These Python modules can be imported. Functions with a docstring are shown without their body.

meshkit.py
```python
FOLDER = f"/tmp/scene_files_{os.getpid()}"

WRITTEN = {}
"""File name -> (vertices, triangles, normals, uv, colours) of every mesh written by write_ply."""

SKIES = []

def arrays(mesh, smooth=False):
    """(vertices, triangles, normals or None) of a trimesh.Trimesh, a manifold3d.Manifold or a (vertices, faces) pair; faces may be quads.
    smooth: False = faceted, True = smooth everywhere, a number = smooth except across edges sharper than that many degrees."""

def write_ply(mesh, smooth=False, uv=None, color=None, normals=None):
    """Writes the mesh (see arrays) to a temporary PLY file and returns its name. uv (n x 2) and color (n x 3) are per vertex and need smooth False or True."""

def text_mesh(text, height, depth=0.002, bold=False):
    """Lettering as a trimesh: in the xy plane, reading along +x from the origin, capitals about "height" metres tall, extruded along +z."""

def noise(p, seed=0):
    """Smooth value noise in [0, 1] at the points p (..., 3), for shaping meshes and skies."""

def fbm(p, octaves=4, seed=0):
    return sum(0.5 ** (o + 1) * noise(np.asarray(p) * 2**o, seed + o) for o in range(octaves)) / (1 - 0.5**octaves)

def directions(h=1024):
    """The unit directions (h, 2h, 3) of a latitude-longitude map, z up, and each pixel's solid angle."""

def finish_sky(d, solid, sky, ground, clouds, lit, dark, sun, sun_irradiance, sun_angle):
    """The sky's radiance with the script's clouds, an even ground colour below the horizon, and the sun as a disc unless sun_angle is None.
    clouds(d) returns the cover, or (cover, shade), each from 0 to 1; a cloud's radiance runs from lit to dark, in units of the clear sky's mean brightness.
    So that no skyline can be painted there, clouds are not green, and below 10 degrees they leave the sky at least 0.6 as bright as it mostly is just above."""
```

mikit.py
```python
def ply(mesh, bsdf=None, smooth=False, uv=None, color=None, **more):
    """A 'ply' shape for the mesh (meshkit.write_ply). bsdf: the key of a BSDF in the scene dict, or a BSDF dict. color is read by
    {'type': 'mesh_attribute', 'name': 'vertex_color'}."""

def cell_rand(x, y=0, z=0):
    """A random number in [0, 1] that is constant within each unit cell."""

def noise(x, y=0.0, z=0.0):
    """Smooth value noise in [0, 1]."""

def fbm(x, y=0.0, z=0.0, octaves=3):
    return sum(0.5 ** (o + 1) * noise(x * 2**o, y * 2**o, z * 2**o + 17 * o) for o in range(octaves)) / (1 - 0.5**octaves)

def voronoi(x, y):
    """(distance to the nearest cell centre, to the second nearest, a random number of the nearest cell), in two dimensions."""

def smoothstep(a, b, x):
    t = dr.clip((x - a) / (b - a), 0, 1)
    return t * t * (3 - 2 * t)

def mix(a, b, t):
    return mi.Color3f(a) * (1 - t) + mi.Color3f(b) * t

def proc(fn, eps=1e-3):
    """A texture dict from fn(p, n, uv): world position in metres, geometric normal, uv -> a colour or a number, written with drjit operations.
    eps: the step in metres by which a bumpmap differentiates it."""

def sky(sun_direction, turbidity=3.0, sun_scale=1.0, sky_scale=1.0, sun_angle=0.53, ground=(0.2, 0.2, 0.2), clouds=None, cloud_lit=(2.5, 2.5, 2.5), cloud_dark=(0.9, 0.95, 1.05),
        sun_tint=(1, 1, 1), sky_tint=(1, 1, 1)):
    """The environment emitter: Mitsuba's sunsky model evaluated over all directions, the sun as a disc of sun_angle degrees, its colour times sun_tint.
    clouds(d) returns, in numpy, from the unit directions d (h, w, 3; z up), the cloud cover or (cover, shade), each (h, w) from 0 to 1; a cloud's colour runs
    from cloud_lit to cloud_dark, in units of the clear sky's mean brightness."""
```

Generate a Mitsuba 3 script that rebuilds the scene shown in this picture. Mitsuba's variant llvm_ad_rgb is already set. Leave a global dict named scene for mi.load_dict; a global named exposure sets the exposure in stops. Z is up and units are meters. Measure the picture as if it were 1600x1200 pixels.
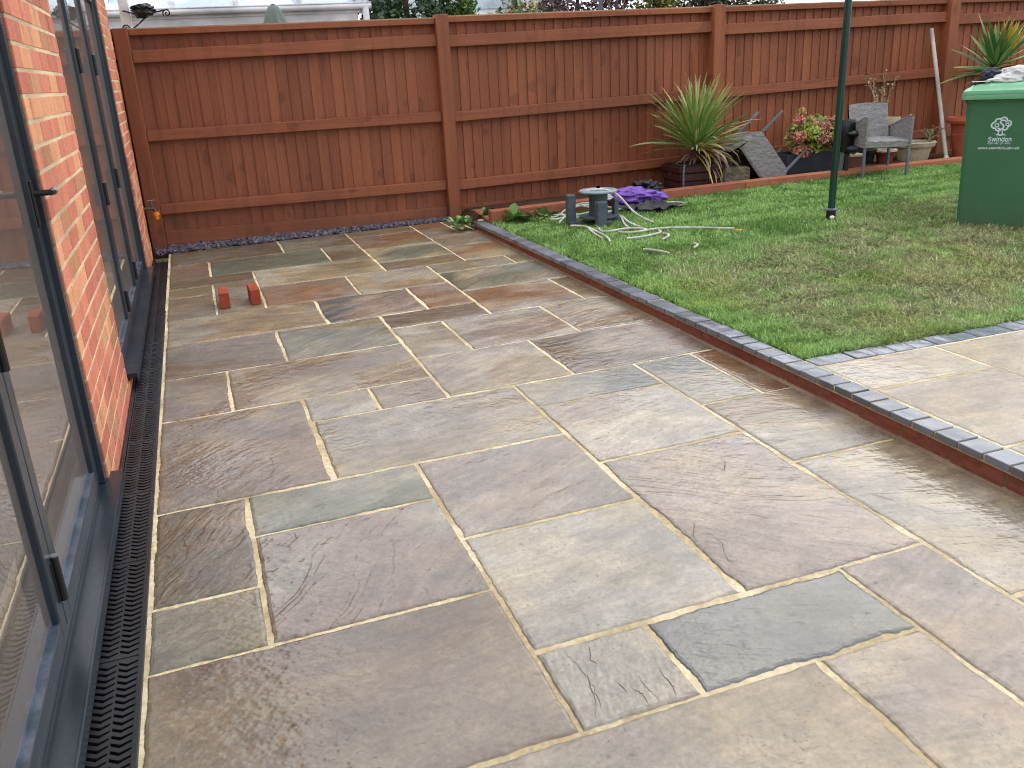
import math
import numpy as np
import trimesh
import manifold3d as m3
import shapely
from shapely.geometry import Polygon, box as sbox
import drjit as dr
import mitsuba as mi
import mikit
import meshkit
from mikit import proc, noise, fbm, smoothstep, mix, cell_rand

T = mi.ScalarTransform4f
# ---------------------------------------------------------------- camera, sky, exposure
CAM = np.array([-0.0061, -0.0726, 1.3609])
FWD = np.array([0.3029, 0.8917, -0.3363])
UPV = np.array([0.157, 0.301, 0.941])
scene = {'type': 'scene'}
scene['camera'] = {'type': 'perspective', 'fov': 60.667, 'fov_axis': 'x', 'near_clip': 0.05, 'far_clip': 400.0,
                   'to_world': T().look_at(origin=CAM.tolist(), target=(CAM + FWD).tolist(), up=UPV.tolist())}


def overcast(d):
    """Thick cloud, thinner and brighter round the hidden sun."""
    n = meshkit.fbm(d * np.array([2.2, 2.2, 3.0]) + 5.0, 4, 3)
    a = np.arccos(np.clip(d @ (np.array(SUN) / np.linalg.norm(SUN)), -1, 1))
    return np.ones(d.shape[:2]), np.clip(1 - np.exp(-(a / 1.0) ** 2) + 0.7 * (n - 0.5), 0, 1)


SUN = (0.62, 0.6, 0.7)
scene['sky'] = mikit.sky(SUN, turbidity=3, sun_scale=0.03, sun_angle=30, clouds=overcast,
                         cloud_lit=(3.2, 3.25, 3.4), cloud_dark=(2.0, 2.05, 2.2))
exposure = 2.9

rng = np.random.default_rng(7)
labels = {}
LIN = lambda c: tuple(float(x) for x in ((np.array(c, float) / 255 + 0.055) / 1.055) ** 2.4)   # the same colour in linear units


# ---------------------------------------------------------------- helpers
def numbered(key):
    if key not in scene and not any(k.startswith(key + '__') for k in scene) and key not in labels:
        return key
    n = 1
    while f'{key}_{n:03d}' in scene or f'{key}_{n:03d}' in labels or any(k.startswith(f'{key}_{n:03d}__') for k in scene):
        n += 1
    return f'{key}_{n:03d}'


COUNT = {}


def put(name, mesh, mat, parent=None, smooth=False, tone=None, color=None, kind=None, label=None):
    base = f'{parent}__{name}' if parent else name
    n = COUNT.get(base, 0)
    COUNT[base] = n + 1
    key = base if n == 0 else f'{base}_{n:03d}'
    uv = None
    if tone is not None:
        v = meshkit.arrays(mesh)[0]
        uv = np.tile(np.array([tone]).reshape(1, -1), (len(v), 2 if np.ndim(tone) == 0 else 1))
    scene[key] = mikit.ply(mesh, mat, smooth=smooth, uv=uv, color=color)
    if kind or label:
        labels[key] = {}
        if kind:
            labels[key]['kind'] = kind
        if label:
            labels[key]['label'] = label
    return key


def thing(name, label, cat, group=None):
    n = COUNT.get(name, 0)
    COUNT[name] = n + 1
    key = name if n == 0 else f'{name}_{n:03d}'
    labels[key] = {'label': label, 'category': cat}
    if group:
        labels[key]['group'] = group
    return key


def cat(*ms):
    vs, fs, o = [], [], 0
    for m in ms:
        v, f, _ = meshkit.arrays(m)
        vs.append(v)
        fs.append(f + o)
        o += len(v)
    return trimesh.Trimesh(np.vstack(vs), np.vstack(fs), process=False)


def box(x0, x1, y0, y1, z0, z1, c=0.0):
    """A box, its edges chamfered by c."""
    if c <= 0:
        m = trimesh.creation.box(extents=(x1 - x0, y1 - y0, z1 - z0))
        m.apply_translation(((x0 + x1) / 2, (y0 + y1) / 2, (z0 + z1) / 2))
        return m
    h = np.array([x1 - x0, y1 - y0, z1 - z0]) / 2
    pts = []
    for sx in (-1, 1):
        for sy in (-1, 1):
            for sz in (-1, 1):
                s = np.array([sx, sy, sz])
                for k in range(3):
                    q = h - c
                    q[k] = h[k]
                    pts.append(s * q)
    m = trimesh.convex.convex_hull(np.array(pts))
    m.apply_translation(((x0 + x1) / 2, (y0 + y1) / 2, (z0 + z1) / 2))
    return m


def move(m, M=None, t=None):
    m = m.copy()
    if M is not None:
        m.vertices = m.vertices @ np.asarray(M, float).T
        if np.linalg.det(M) < 0:
            m.faces = m.faces[:, ::-1]
    if t is not None:
        m.vertices = m.vertices + np.asarray(t, float)
    return m


def rotz(a):
    return np.array([[math.cos(a), -math.sin(a), 0], [math.sin(a), math.cos(a), 0], [0, 0, 1.0]])


def rotx(a):
    return np.array([[1, 0, 0], [0, math.cos(a), -math.sin(a)], [0, math.sin(a), math.cos(a)]])


def roty(a):
    return np.array([[math.cos(a), 0, math.sin(a)], [0, 1, 0], [-math.sin(a), 0, math.cos(a)]])


def tube(P, r, sides=8, cap=True):
    P = np.asarray(P, float)
    r = np.broadcast_to(r, (len(P),)).astype(float)
    t = np.gradient(P, axis=0)
    t /= np.linalg.norm(t, axis=1, keepdims=True) + 1e-12
    a = np.cross(t[0], [0, 0, 1.0] if abs(t[0][2]) < 0.9 else [1.0, 0, 0])
    A = []
    for k in range(len(P)):
        a = a - t[k] * (a @ t[k])
        a /= np.linalg.norm(a) + 1e-12
        A.append(a)
    A = np.array(A)
    B = np.cross(t, A)
    g = np.arange(sides) * 2 * np.pi / sides
    v = (P[:, None] + r[:, None, None] * (np.cos(g)[None, :, None] * A[:, None] + np.sin(g)[None, :, None] * B[:, None])).reshape(-1, 3)
    f = []
    for k in range(len(P) - 1):
        for s in range(sides):
            i, j = k * sides + s, k * sides + (s + 1) % sides
            f += [[i, j, j + sides], [i, j + sides, i + sides]]
    if cap:
        v = np.vstack([v, P[:1], P[-1:]])
        n = len(P) * sides
        for s in range(sides):
            f.append([n, (s + 1) % sides, s])
            f.append([n + 1, (len(P) - 1) * sides + s, (len(P) - 1) * sides + (s + 1) % sides])
    return trimesh.Trimesh(v, np.array(f), process=False)


def spline(P, n=40):
    from scipy.interpolate import CubicSpline
    P = np.asarray(P, float)
    d = np.r_[0, np.cumsum(np.linalg.norm(np.diff(P, axis=0), axis=1))]
    return CubicSpline(d, P)(np.linspace(0, d[-1], n))


def lathe(prof, n=28, sx=1.0, sy=1.0):
    """A solid of revolution from (radius, z) pairs."""
    prof = np.asarray(prof, float)
    g = np.arange(n) * 2 * np.pi / n
    v = np.stack([np.outer(prof[:, 0], np.cos(g)) * sx, np.outer(prof[:, 0], np.sin(g)) * sy, np.repeat(prof[:, 1:], n, 1)], -1).reshape(-1, 3)
    f = []
    for k in range(len(prof) - 1):
        for s in range(n):
            i, j = k * n + s, k * n + (s + 1) % n
            f += [[i, j, j + n], [i, j + n, i + n]]
    return trimesh.Trimesh(v, np.array(f), process=False)


def slope(x, y):
    """The patio falls towards the house and its channel drain."""
    return 0.0135 * x + 0.0037 * y


def sms(a, b, x):
    t = np.clip((x - a) / (b - a), 0, 1)
    return t * t * (3 - 2 * t)


def lawn_z(x, y):
    return 0.125 + 0.155 * np.clip((x - 2.33) / 4, 0, 1) * sms(2.9, 5.5, y)


FA = -0.0743                                    # the fence runs slightly askew of the house
FD = np.array([math.cos(FA), math.sin(FA), 0])
FN = np.array([-math.sin(FA), math.cos(FA), 0])


def fp(s, d, z):
    return FD * s + FN * d + np.array([0, 0, z])


def fbox(s0, s1, d0, d1, z0, z1, c=0.0, z0b=None, z1b=None):
    """A box in the fence's frame; its right end may stand higher."""
    m = box(s0, s1, d0, d1, z0, z1, c)
    if z0b is not None:
        t = (m.vertices[:, 0] - s0) / (s1 - s0)
        m.vertices[:, 2] += t * (z0b - z0)
    return move(m, rotz(FA))


# ---------------------------------------------------------------- materials
def rgbtex(c):
    return {'type': 'rgb', 'value': list(LIN(c))}


def mat(name, color, rough=0.6, spec=0.4, bump=None, bscale=1.0, eps=2e-3, two=False, **more):
    b = {'type': 'principled', 'base_color': color if isinstance(color, dict) else rgbtex(color), 'roughness': rough, 'specular': spec, **more}
    if bump is not None:
        b = {'type': 'bumpmap', 'arbitrary': proc(bump, eps), 'scale': bscale, 'bsdf': b}
    if two:
        b = {'type': 'twosided', 'bsdf': b}
    scene[name] = b
    return name


def speckled(c, amt=0.25, f=30.0, c2=None, f2=3.0):
    """A colour with mottling at two scales."""
    A, B = LIN(c), LIN(c2 if c2 is not None else tuple(np.array(c) * 0.82))

    def fn(p, n, uv):
        m = smoothstep(0.3, 0.7, fbm(p.x * f2, p.y * f2, p.z * f2, 3))
        g = noise(p.x * f, p.y * f, p.z * f)
        return mix(A, B, m) * (1 - amt / 2 + amt * g)
    return proc(fn)


# riven sandstone: each flagstone's own colours and relief are looked up by its number in uv.x
STONES = []     # rows: A rgb, B rgb, seed, angle, streak, terrace, crack, rust, rough
NK = 13


def stone(A, B, ang=0.3, streak=0.25, terr=0.3, crack=0.0, rust=0.0, rough=0.3, pale=0.38):
    A, B = [tuple(np.array(c) * (1 - pale) + np.mean(c) * pale + (np.array([2, 0.5, -2]) if pale > 0.2 else np.array([3, 1, -3]))) for c in (A, B)]
    STONES.append([*LIN(A), *LIN(B), rng.random() * 50, ang + rng.normal() * 0.12, streak, terr, crack, rust, rough])
    return len(STONES) - 1


STONE_TABLE = None


def stone_get(uv):
    i = mi.UInt32(dr.clip(uv.x + 0.5, 0, 400))
    return lambda k: dr.gather(mi.Float, STONE_TABLE, i * NK + k)


def stone_space(p, g):
    a, s = g(7), g(6)
    ca, sa = dr.cos(a), dr.sin(a)
    wx = p.x + 0.05 * (noise(p.x * 4 + s, p.y * 4) - 0.5)
    wy = p.y + 0.07 * (noise(p.x * 3 + s + 7, p.y * 3) - 0.5)
    return ca * wx + sa * wy + s, ca * wy - sa * wx + s


def stone_ledge(qx, qy):
    return fbm(qx * 2.0 + 4.0, qy * 10.0, 0.0, 4) * 8.0


def stone_color(p, n, uv):
    g = stone_get(uv)
    qx, qy = stone_space(p, g)
    s = g(6)
    A, B = mi.Color3f(g(0), g(1), g(2)), mi.Color3f(g(3), g(4), g(5))
    m = smoothstep(0.36, 0.64, fbm(qx * 1.9, qy * 3.4, 0.0, 3))
    c = A * (1 - m) + B * m
    st = fbm(qx * 4.0, qy * 32.0, 0.0, 3) - 0.5
    cl = fbm(p.x * 9 + s, p.y * 11, 0.0, 3) - 0.5
    c = c * (1 + g(8) * 1.2 * st + 0.32 * cl)
    lilac = smoothstep(0.55, 0.75, noise(qx * 3.3 + 21, qy * 4.1)) * 0.1
    c = c * (1 - lilac) + lilac * c * mi.Color3f(1.02, 0.93, 1.08)
    r = smoothstep(0.5, 0.72, fbm(qx * 3.0 + 31, qy * 6.0, 0.0, 2)) * g(11) * 0.6
    c = c * (1 - r) + r * mi.Color3f(0.24, 0.15, 0.088)
    dry = smoothstep(0.5, 0.6, fbm(p.x * 2.4 + s * 3, p.y * 3.0 + s, 0.0, 4)) * 0.6
    grey = dr.mean(c) * mi.Color3f(1.34, 1.35, 1.33)
    c = c * (1 - dry) + (c * 0.35 + grey * 0.65) * dry
    f2 = fbm(qx * 12.0, qy * 95.0, 0.0, 2) - 0.5
    mo = fbm(p.x * 15 + s * 5, p.y * 19, 0.0, 4) - 0.5
    c = c * (1 + 0.3 * f2 + 0.5 * mo)
    wa = smoothstep(0.46, 0.7, fbm(p.x * 5 + s * 7, p.y * 7 + 3, 0.0, 4))
    c = c * (1 - wa) + c * wa * mi.Color3f(1.16, 1.12, 1.0)
    t = stone_ledge(qx, qy)
    fr = t - dr.floor(t)
    edge = smoothstep(0.86, 0.95, fr) * (1 - smoothstep(0.97, 1.0, fr)) * g(9)
    c = c * (1 - 0.35 * dr.minimum(edge, 1.0))
    gr = noise(p.x * 190, p.y * 190) * 0.55 + noise(p.x * 80, p.y * 95) * 0.45
    pit = smoothstep(0.86, 0.95, noise(p.x * 130 + 5, p.y * 130)) * smoothstep(0.45, 0.6, noise(p.x * 7 + s, p.y * 7))
    return c * (0.73 + 0.54 * gr) * (1 - 0.5 * pit) * mi.Color3f(0.82, 0.785, 0.725)


def stone_height(p, n, uv):
    g = stone_get(uv)
    qx, qy = stone_space(p, g)
    st = fbm(qx * 4.0, qy * 32.0, 0.0, 3)
    t = stone_ledge(qx, qy)
    fl = dr.floor(t)
    led = fl + smoothstep(0.9, 1.0, t - fl)
    w = noise(p.x * 3 + g(6), p.y * 3)
    fine = fbm(p.x * 26, p.y * 34, 0.0, 3) * 0.0022 + fbm(qx * 12.0, qy * 95.0, 0.0, 2) * 0.0009 + noise(p.x * 130, p.y * 130) * 0.0007 + noise(p.x * 65, p.y * 70) * 0.0008
    return g(8) * 0.0022 * st + g(9) * 0.0026 * led + 0.003 * w + fine


def stone_rough(p, n, uv):
    g = stone_get(uv)
    s = g(6)
    w = fbm(p.x * 2.2 + s, p.y * 2.2, 0.0, 2)
    dry = smoothstep(0.5, 0.6, fbm(p.x * 2.4 + s * 3, p.y * 3.0 + s, 0.0, 4)) * 0.15
    return dr.clip(g(12) - 0.05 + 0.35 * (w - 0.45) + dry, 0.12, 0.7)


mat('mat_stone', proc(stone_color), proc(stone_rough), 1.0, bump=stone_height, eps=0.003)
mat('mat_mortar', speckled((220, 206, 170), 0.45, 110, (184, 168, 132), 7), 0.8, 0.3,
    bump=lambda p, n, uv: 0.0016 * fbm(p.x * 60, p.y * 60, 0.0, 3), eps=0.004)


def brick_color(p, n, uv):
    t = uv.x
    a = mix(LIN((200, 126, 101)), LIN((186, 111, 91)), smoothstep(0.25, 0.5, t))
    c = mix(a, LIN((210, 150, 113)), smoothstep(0.62, 0.75, t))
    s = fbm(p.y * 26 + t * 90, p.x * 26 + t * 31, p.z * 2.5, 2)
    c = c * (0.84 + 0.3 * s)
    soot = smoothstep(0.5, 0.75, fbm(p.y * 2.1, p.z * 1.7, 3.0, 4)) * 0.25
    c = c * (1 - soot)
    c = c * (1 - 0.3 * smoothstep(0.9, 0.95, t))
    return c * (0.86 + 0.28 * noise(p.x * 130, p.y * 130, p.z * 130))


mat('mat_brick', proc(brick_color), 0.75, 0.3, bump=lambda p, n, uv: 0.0009 * fbm(p.x * 110, p.y * 110, p.z * 110, 2), eps=0.003)
mat('mat_joint', speckled((206, 186, 152), 0.3, 140), 0.9, 0.2)


def kerb_color(p, n, uv):
    c = mix(LIN((142, 82, 64)), LIN((124, 70, 56)), uv.x)
    return c * (0.55 + 0.9 * fbm(p.x * 40, p.y * 40, p.z * 60, 3))


mat('mat_kerb_brick', proc(kerb_color), 0.6, 0.35, bump=lambda p, n, uv: 0.001 * fbm(p.x * 90, p.y * 90, p.z * 90, 2), eps=0.003)
mat('mat_fillet', speckled((146, 128, 102), 0.4, 120, (120, 102, 80), 6), 0.6, 0.4)
mat('mat_kerb_joint', speckled((128, 100, 80), 0.4, 80), 0.85, 0.25)


def sett_color(p, n, uv):
    c = mix(LIN((80, 87, 98)), LIN((116, 124, 136)), uv.x)
    s = fbm(p.x * 24 + uv.x * 60, p.y * 12, p.z * 20, 3)
    return c * (0.7 + 0.6 * s)


mat('mat_slate_sett', proc(sett_color), 0.2, 1.0, bump=lambda p, n, uv: 0.0016 * fbm(p.x * 22 + uv.x * 40, p.y * 14, p.z * 8, 3), eps=0.004)


def wood(name, A, B, rough=0.55):
    A, B = LIN(A), LIN(B)

    def col(p, n, uv):
        t = uv.x
        along = p.x * 0.997 - p.y * 0.074
        up = dr.abs(n.z) > 0.7
        hor = uv.y > 0.5                       # rails: grain runs along the fence
        u = dr.select(hor, p.z, along)
        v = dr.select(hor, along, p.z)
        g = fbm(u * 70 + t * 40, v * 2.2 + t * 9, t * 30, 3)
        b = fbm(u * 9 + t * 77, v * 1.3, t * 5, 2)
        kn = smoothstep(0.86, 0.93, noise(u * 11 + t * 51, v * 4.5 + t * 13))
        c = mix(A, B, smoothstep(0.25, 0.75, t * 0.6 + b * 0.5)) * (0.84 + 0.32 * g)
        c = c * (1 - 0.25 * kn)
        stain = smoothstep(0.5, 0.75, fbm(along * 2.2 + 3, p.z * 0.9, 0.0, 3)) * 0.14          # patchy old coats and runs
        run = smoothstep(0.62, 0.8, noise(along * 24 + 9, p.z * 0.7)) * 0.12
        splash = smoothstep(0.42, 0.02, p.z + 0.2 * noise(along * 9, p.z * 7)) * 0.3        # mud splashed up from the ground
        c = c * (1 - stain) * (1 - run)
        return c * (1 - splash) + splash * mi.Color3f(0.10, 0.075, 0.055)

    def hgt(p, n, uv):
        along = p.x * 0.997 - p.y * 0.074
        hor = uv.y > 0.5
        u = dr.select(hor, p.z, along)
        v = dr.select(hor, along, p.z)
        return 0.0022 * fbm(u * 80 + uv.x * 40, v * 3.0, uv.x * 30, 3)
    mat(name, proc(col), rough, 0.35, bump=hgt, eps=0.003)


wood('mat_fence', (153, 91, 62), (138, 80, 55))
wood('mat_sleeper', (176, 108, 80), (156, 94, 70), 0.6)
mat('mat_cut_wood', speckled((196, 168, 128), 0.3, 60), 0.7, 0.3)
mat('mat_frame', speckled((36, 43, 51), 0.16, 90, (42, 50, 59), 4), 0.26, 0.55)
mat('mat_dusty', speckled((84, 93, 106), 0.5, 120, (58, 68, 82), 14), 0.5, 0.4)
mat('mat_black', speckled((24, 24, 26), 0.4, 60), 0.35, 0.5)
mat('mat_rubber', speckled((30, 32, 38), 0.5, 90, (44, 47, 55), 6), 0.38, 0.5)
mat('mat_drain', speckled((26, 27, 32), 0.4, 120, (36, 38, 44), 7), 0.45, 0.45)
mat('mat_fissure', speckled((92, 82, 70), 0.5, 90), 0.9, 0.2, two=True)
mat('mat_dark', (14, 14, 15), 0.8, 0.2)
mat('mat_metal', speckled((150, 152, 156), 0.2, 60), 0.35, 0.5, metallic=0.8)
scene['mat_film'] = {'type': 'twosided', 'bsdf': {'type': 'diffuse', 'reflectance': rgbtex((226, 210, 200))}}
scene['mat_glass'] = {'type': 'blendbsdf', 'weight': 0.105, 'a': {'type': 'thindielectric', 'int_ior': 1.9}, 'b': {'type': 'ref', 'id': 'mat_film'}}
mat('mat_room', (96, 90, 84), 0.9, 0.2, two=True)
mat('mat_room_floor', speckled((110, 100, 92), 0.2, 9), 0.5, 0.4, two=True)
mat('mat_white_frame', speckled((240, 242, 246), 0.05, 20), 0.4, 0.5, two=True)
mat('mat_white', speckled((232, 232, 230), 0.1, 60), 0.6, 0.4, two=True)
mat('mat_roof_glass', speckled((196, 214, 226), 0.08, 4), 0.12, 0.6, two=True)
mat('mat_roof_tile', speckled((120, 116, 112), 0.3, 20), 0.8, 0.3)
mat('mat_parasol', speckled((118, 128, 120), 0.2, 50), 0.8, 0.2, two=True)
def bin_color(p, n, uv):
    c = mix(LIN((60, 110, 78)), LIN((54, 102, 72)), fbm(p.x * 4, p.y * 4, p.z * 4, 3))
    sc = smoothstep(0.72, 0.8, noise(p.x * 60 + p.y * 60, p.z * 7, 2.0)) * smoothstep(0.5, 0.7, noise(p.x * 9, p.y * 9, p.z * 9)) * 0.25
    mud = smoothstep(0.5, 0.2, p.z + 0.12 * noise(p.x * 14, p.y * 14, p.z * 10)) * 0.3
    c = c * (1 - sc) + sc * mi.Color3f(0.2, 0.26, 0.22)
    return c * (1 - mud) + mud * mi.Color3f(0.09, 0.08, 0.055)


mat('mat_bin', proc(bin_color), 0.42, 0.5)
mat('mat_lid', speckled((106, 170, 130), 0.1, 160, (100, 162, 122), 5), 0.36, 0.5)
mat('mat_print', (198, 216, 220), 0.6, 0.3)
mat('mat_pole_green', speckled((20, 62, 50), 0.12, 60), 0.3, 0.5)
mat('mat_terracotta', speckled((172, 88, 62), 0.25, 70, (156, 78, 58), 6), 0.7, 0.3)
mat('mat_dark_terracotta', speckled((122, 62, 46), 0.25, 70, (104, 54, 42), 6), 0.7, 0.3)
mat('mat_beige_pot', speckled((188, 174, 146), 0.2, 60, (170, 156, 128), 7), 0.65, 0.35)
mat('mat_maroon', speckled((66, 30, 34), 0.2, 60, (54, 26, 30), 6), 0.4, 0.5)
mat('mat_trough', speckled((62, 68, 76), 0.25, 40, (52, 58, 66), 5), 0.5, 0.4)
mat('mat_brown_box', speckled((104, 62, 46), 0.3, 50, (88, 54, 42), 6), 0.6, 0.35)
mat('mat_soil', speckled((58, 46, 38), 0.6, 60, (44, 36, 30), 6), 0.95, 0.15)
mat('mat_bed', speckled((62, 48, 38), 0.6, 50, (84, 60, 44), 4), 0.95, 0.15,
    bump=lambda p, n, uv: 0.02 * fbm(p.x * 18, p.y * 18, 0.0, 3), eps=0.01)
mat('mat_lawn', speckled((88, 104, 54), 0.5, 40, (104, 100, 70), 1.6), 0.95, 0.1)
mat('mat_ground', speckled((82, 84, 62), 0.4, 6, (74, 80, 52), 0.6), 0.95, 0.1)
mat('mat_grey_plastic', speckled((84, 94, 104), 0.2, 60, (72, 82, 92), 8), 0.5, 0.4)
mat('mat_reel_disc', speckled((142, 156, 164), 0.15, 50, (122, 138, 148), 8), 0.4, 0.5)
mat('mat_hose', speckled((212, 214, 206), 0.4, 26, (176, 178, 164), 9), 0.5, 0.4)
mat('mat_purple', speckled((112, 72, 168), 0.25, 40, (138, 98, 190), 12), 0.4, 0.5, two=True)
mat('mat_bag_black', speckled((30, 28, 34), 0.3, 40), 0.35, 0.5, two=True)
mat('mat_navy', speckled((40, 46, 64), 0.3, 40), 0.6, 0.4, two=True)
mat('mat_sheet', speckled((44, 44, 48), 0.5, 60, (70, 70, 74), 14), 0.55, 0.4, two=True)
mat('mat_concrete', speckled((116, 108, 92), 0.5, 60, (92, 88, 72), 9), 0.9, 0.2,
    bump=lambda p, n, uv: 0.012 * fbm(p.x * 30, p.y * 30, p.z * 30, 3), eps=0.004)
mat('mat_brick_loose', speckled((164, 80, 56), 0.4, 110, (144, 66, 48), 14), 0.8, 0.25)
mat('mat_orange', (236, 140, 30), 0.4, 0.5)
mat('mat_brass', speckled((120, 112, 92), 0.3, 80), 0.4, 0.5, metallic=0.6)
mat('mat_cane', speckled((196, 190, 176), 0.2, 60), 0.6, 0.35)
scene['mat_leaf'] = {'type': 'twosided', 'bsdf': {'type': 'principled', 'base_color': {'type': 'mesh_attribute', 'name': 'vertex_color'}, 'roughness': 0.5, 'specular': 0.4}}
scene['mat_grass'] = {'type': 'principledthin', 'base_color': {'type': 'mesh_attribute', 'name': 'vertex_color'}, 'roughness': 0.5, 'diff_trans': 0.6}
mat('mat_bark', speckled((84, 70, 58), 0.5, 30), 0.9, 0.2)


def chip_color(p, n, uv):
    r = cell_rand(p.x * 45, p.y * 45, p.z * 45)
    return mix(LIN((82, 78, 92)), LIN((124, 120, 132)), r) * (0.8 + 0.4 * noise(p.x * 90, p.y * 90, p.z * 90))


mat('mat_chips', proc(chip_color), 0.45, 0.5)


def weave_color(p, n, uv):
    w = noise(p.x * 26, p.y * 26, p.z * 150) * 0.55 + noise(p.x * 160, p.y * 160, p.z * 150) * 0.45
    return mix(LIN((108, 107, 108)), LIN((152, 150, 149)), smoothstep(0.2, 0.8, w))


mat('mat_wicker', proc(weave_color), 0.55, 0.4, bump=lambda p, n, uv: 0.003 * noise(p.x * 60, p.y * 60, p.z * 170), eps=0.003)
mat('mat_leg', speckled((112, 118, 126), 0.2, 80), 0.45, 0.5)

# ================================================================ GROUND AND PATIO
GX = lambda i: -0.315 + 0.302 * i
GY = lambda j: 1.635 + 0.302 * j

put('ground', trimesh.Trimesh([[-90, -60, -0.12], [120, -60, -0.12], [120, 160, -0.12], [-90, 160, -0.12]], [[0, 1, 2], [0, 2, 3]], process=False), 'mat_ground', kind='structure')


def rough_line(a, b, amp, seed, step=0.01):
    """Points from a to b (b left out), their sideways wobble growing from the corners."""
    a, b = np.array(a), np.array(b)
    L = np.linalg.norm(b - a)
    n = max(4, int(L / step))
    t = np.arange(n) / n
    nrm = np.array([-(b - a)[1], (b - a)[0]]) / L
    q = np.stack([t * L * 9, t * 0 + seed * 3.3, t * 0], 1)
    w = (meshkit.fbm(q, 3, seed) - 0.5) * 2 + 0.55 * (meshkit.noise(q * 5, seed + 9) - 0.5) + 0.45 * (meshkit.noise(q * 11, seed + 3) - 0.5)
    chip = np.maximum(0, meshkit.noise(np.stack([t * L * 5, t * 0 + seed, t * 0 + 2], 1), seed + 5) - 0.62) * 2.2
    env = np.minimum(1, np.minimum(t, 1 - t) * L / 0.025)
    amp = amp * 1.35
    return a + (b - a) * t[:, None] + nrm * ((w * amp + chip * amp * 1.4) * env)[:, None]


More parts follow.
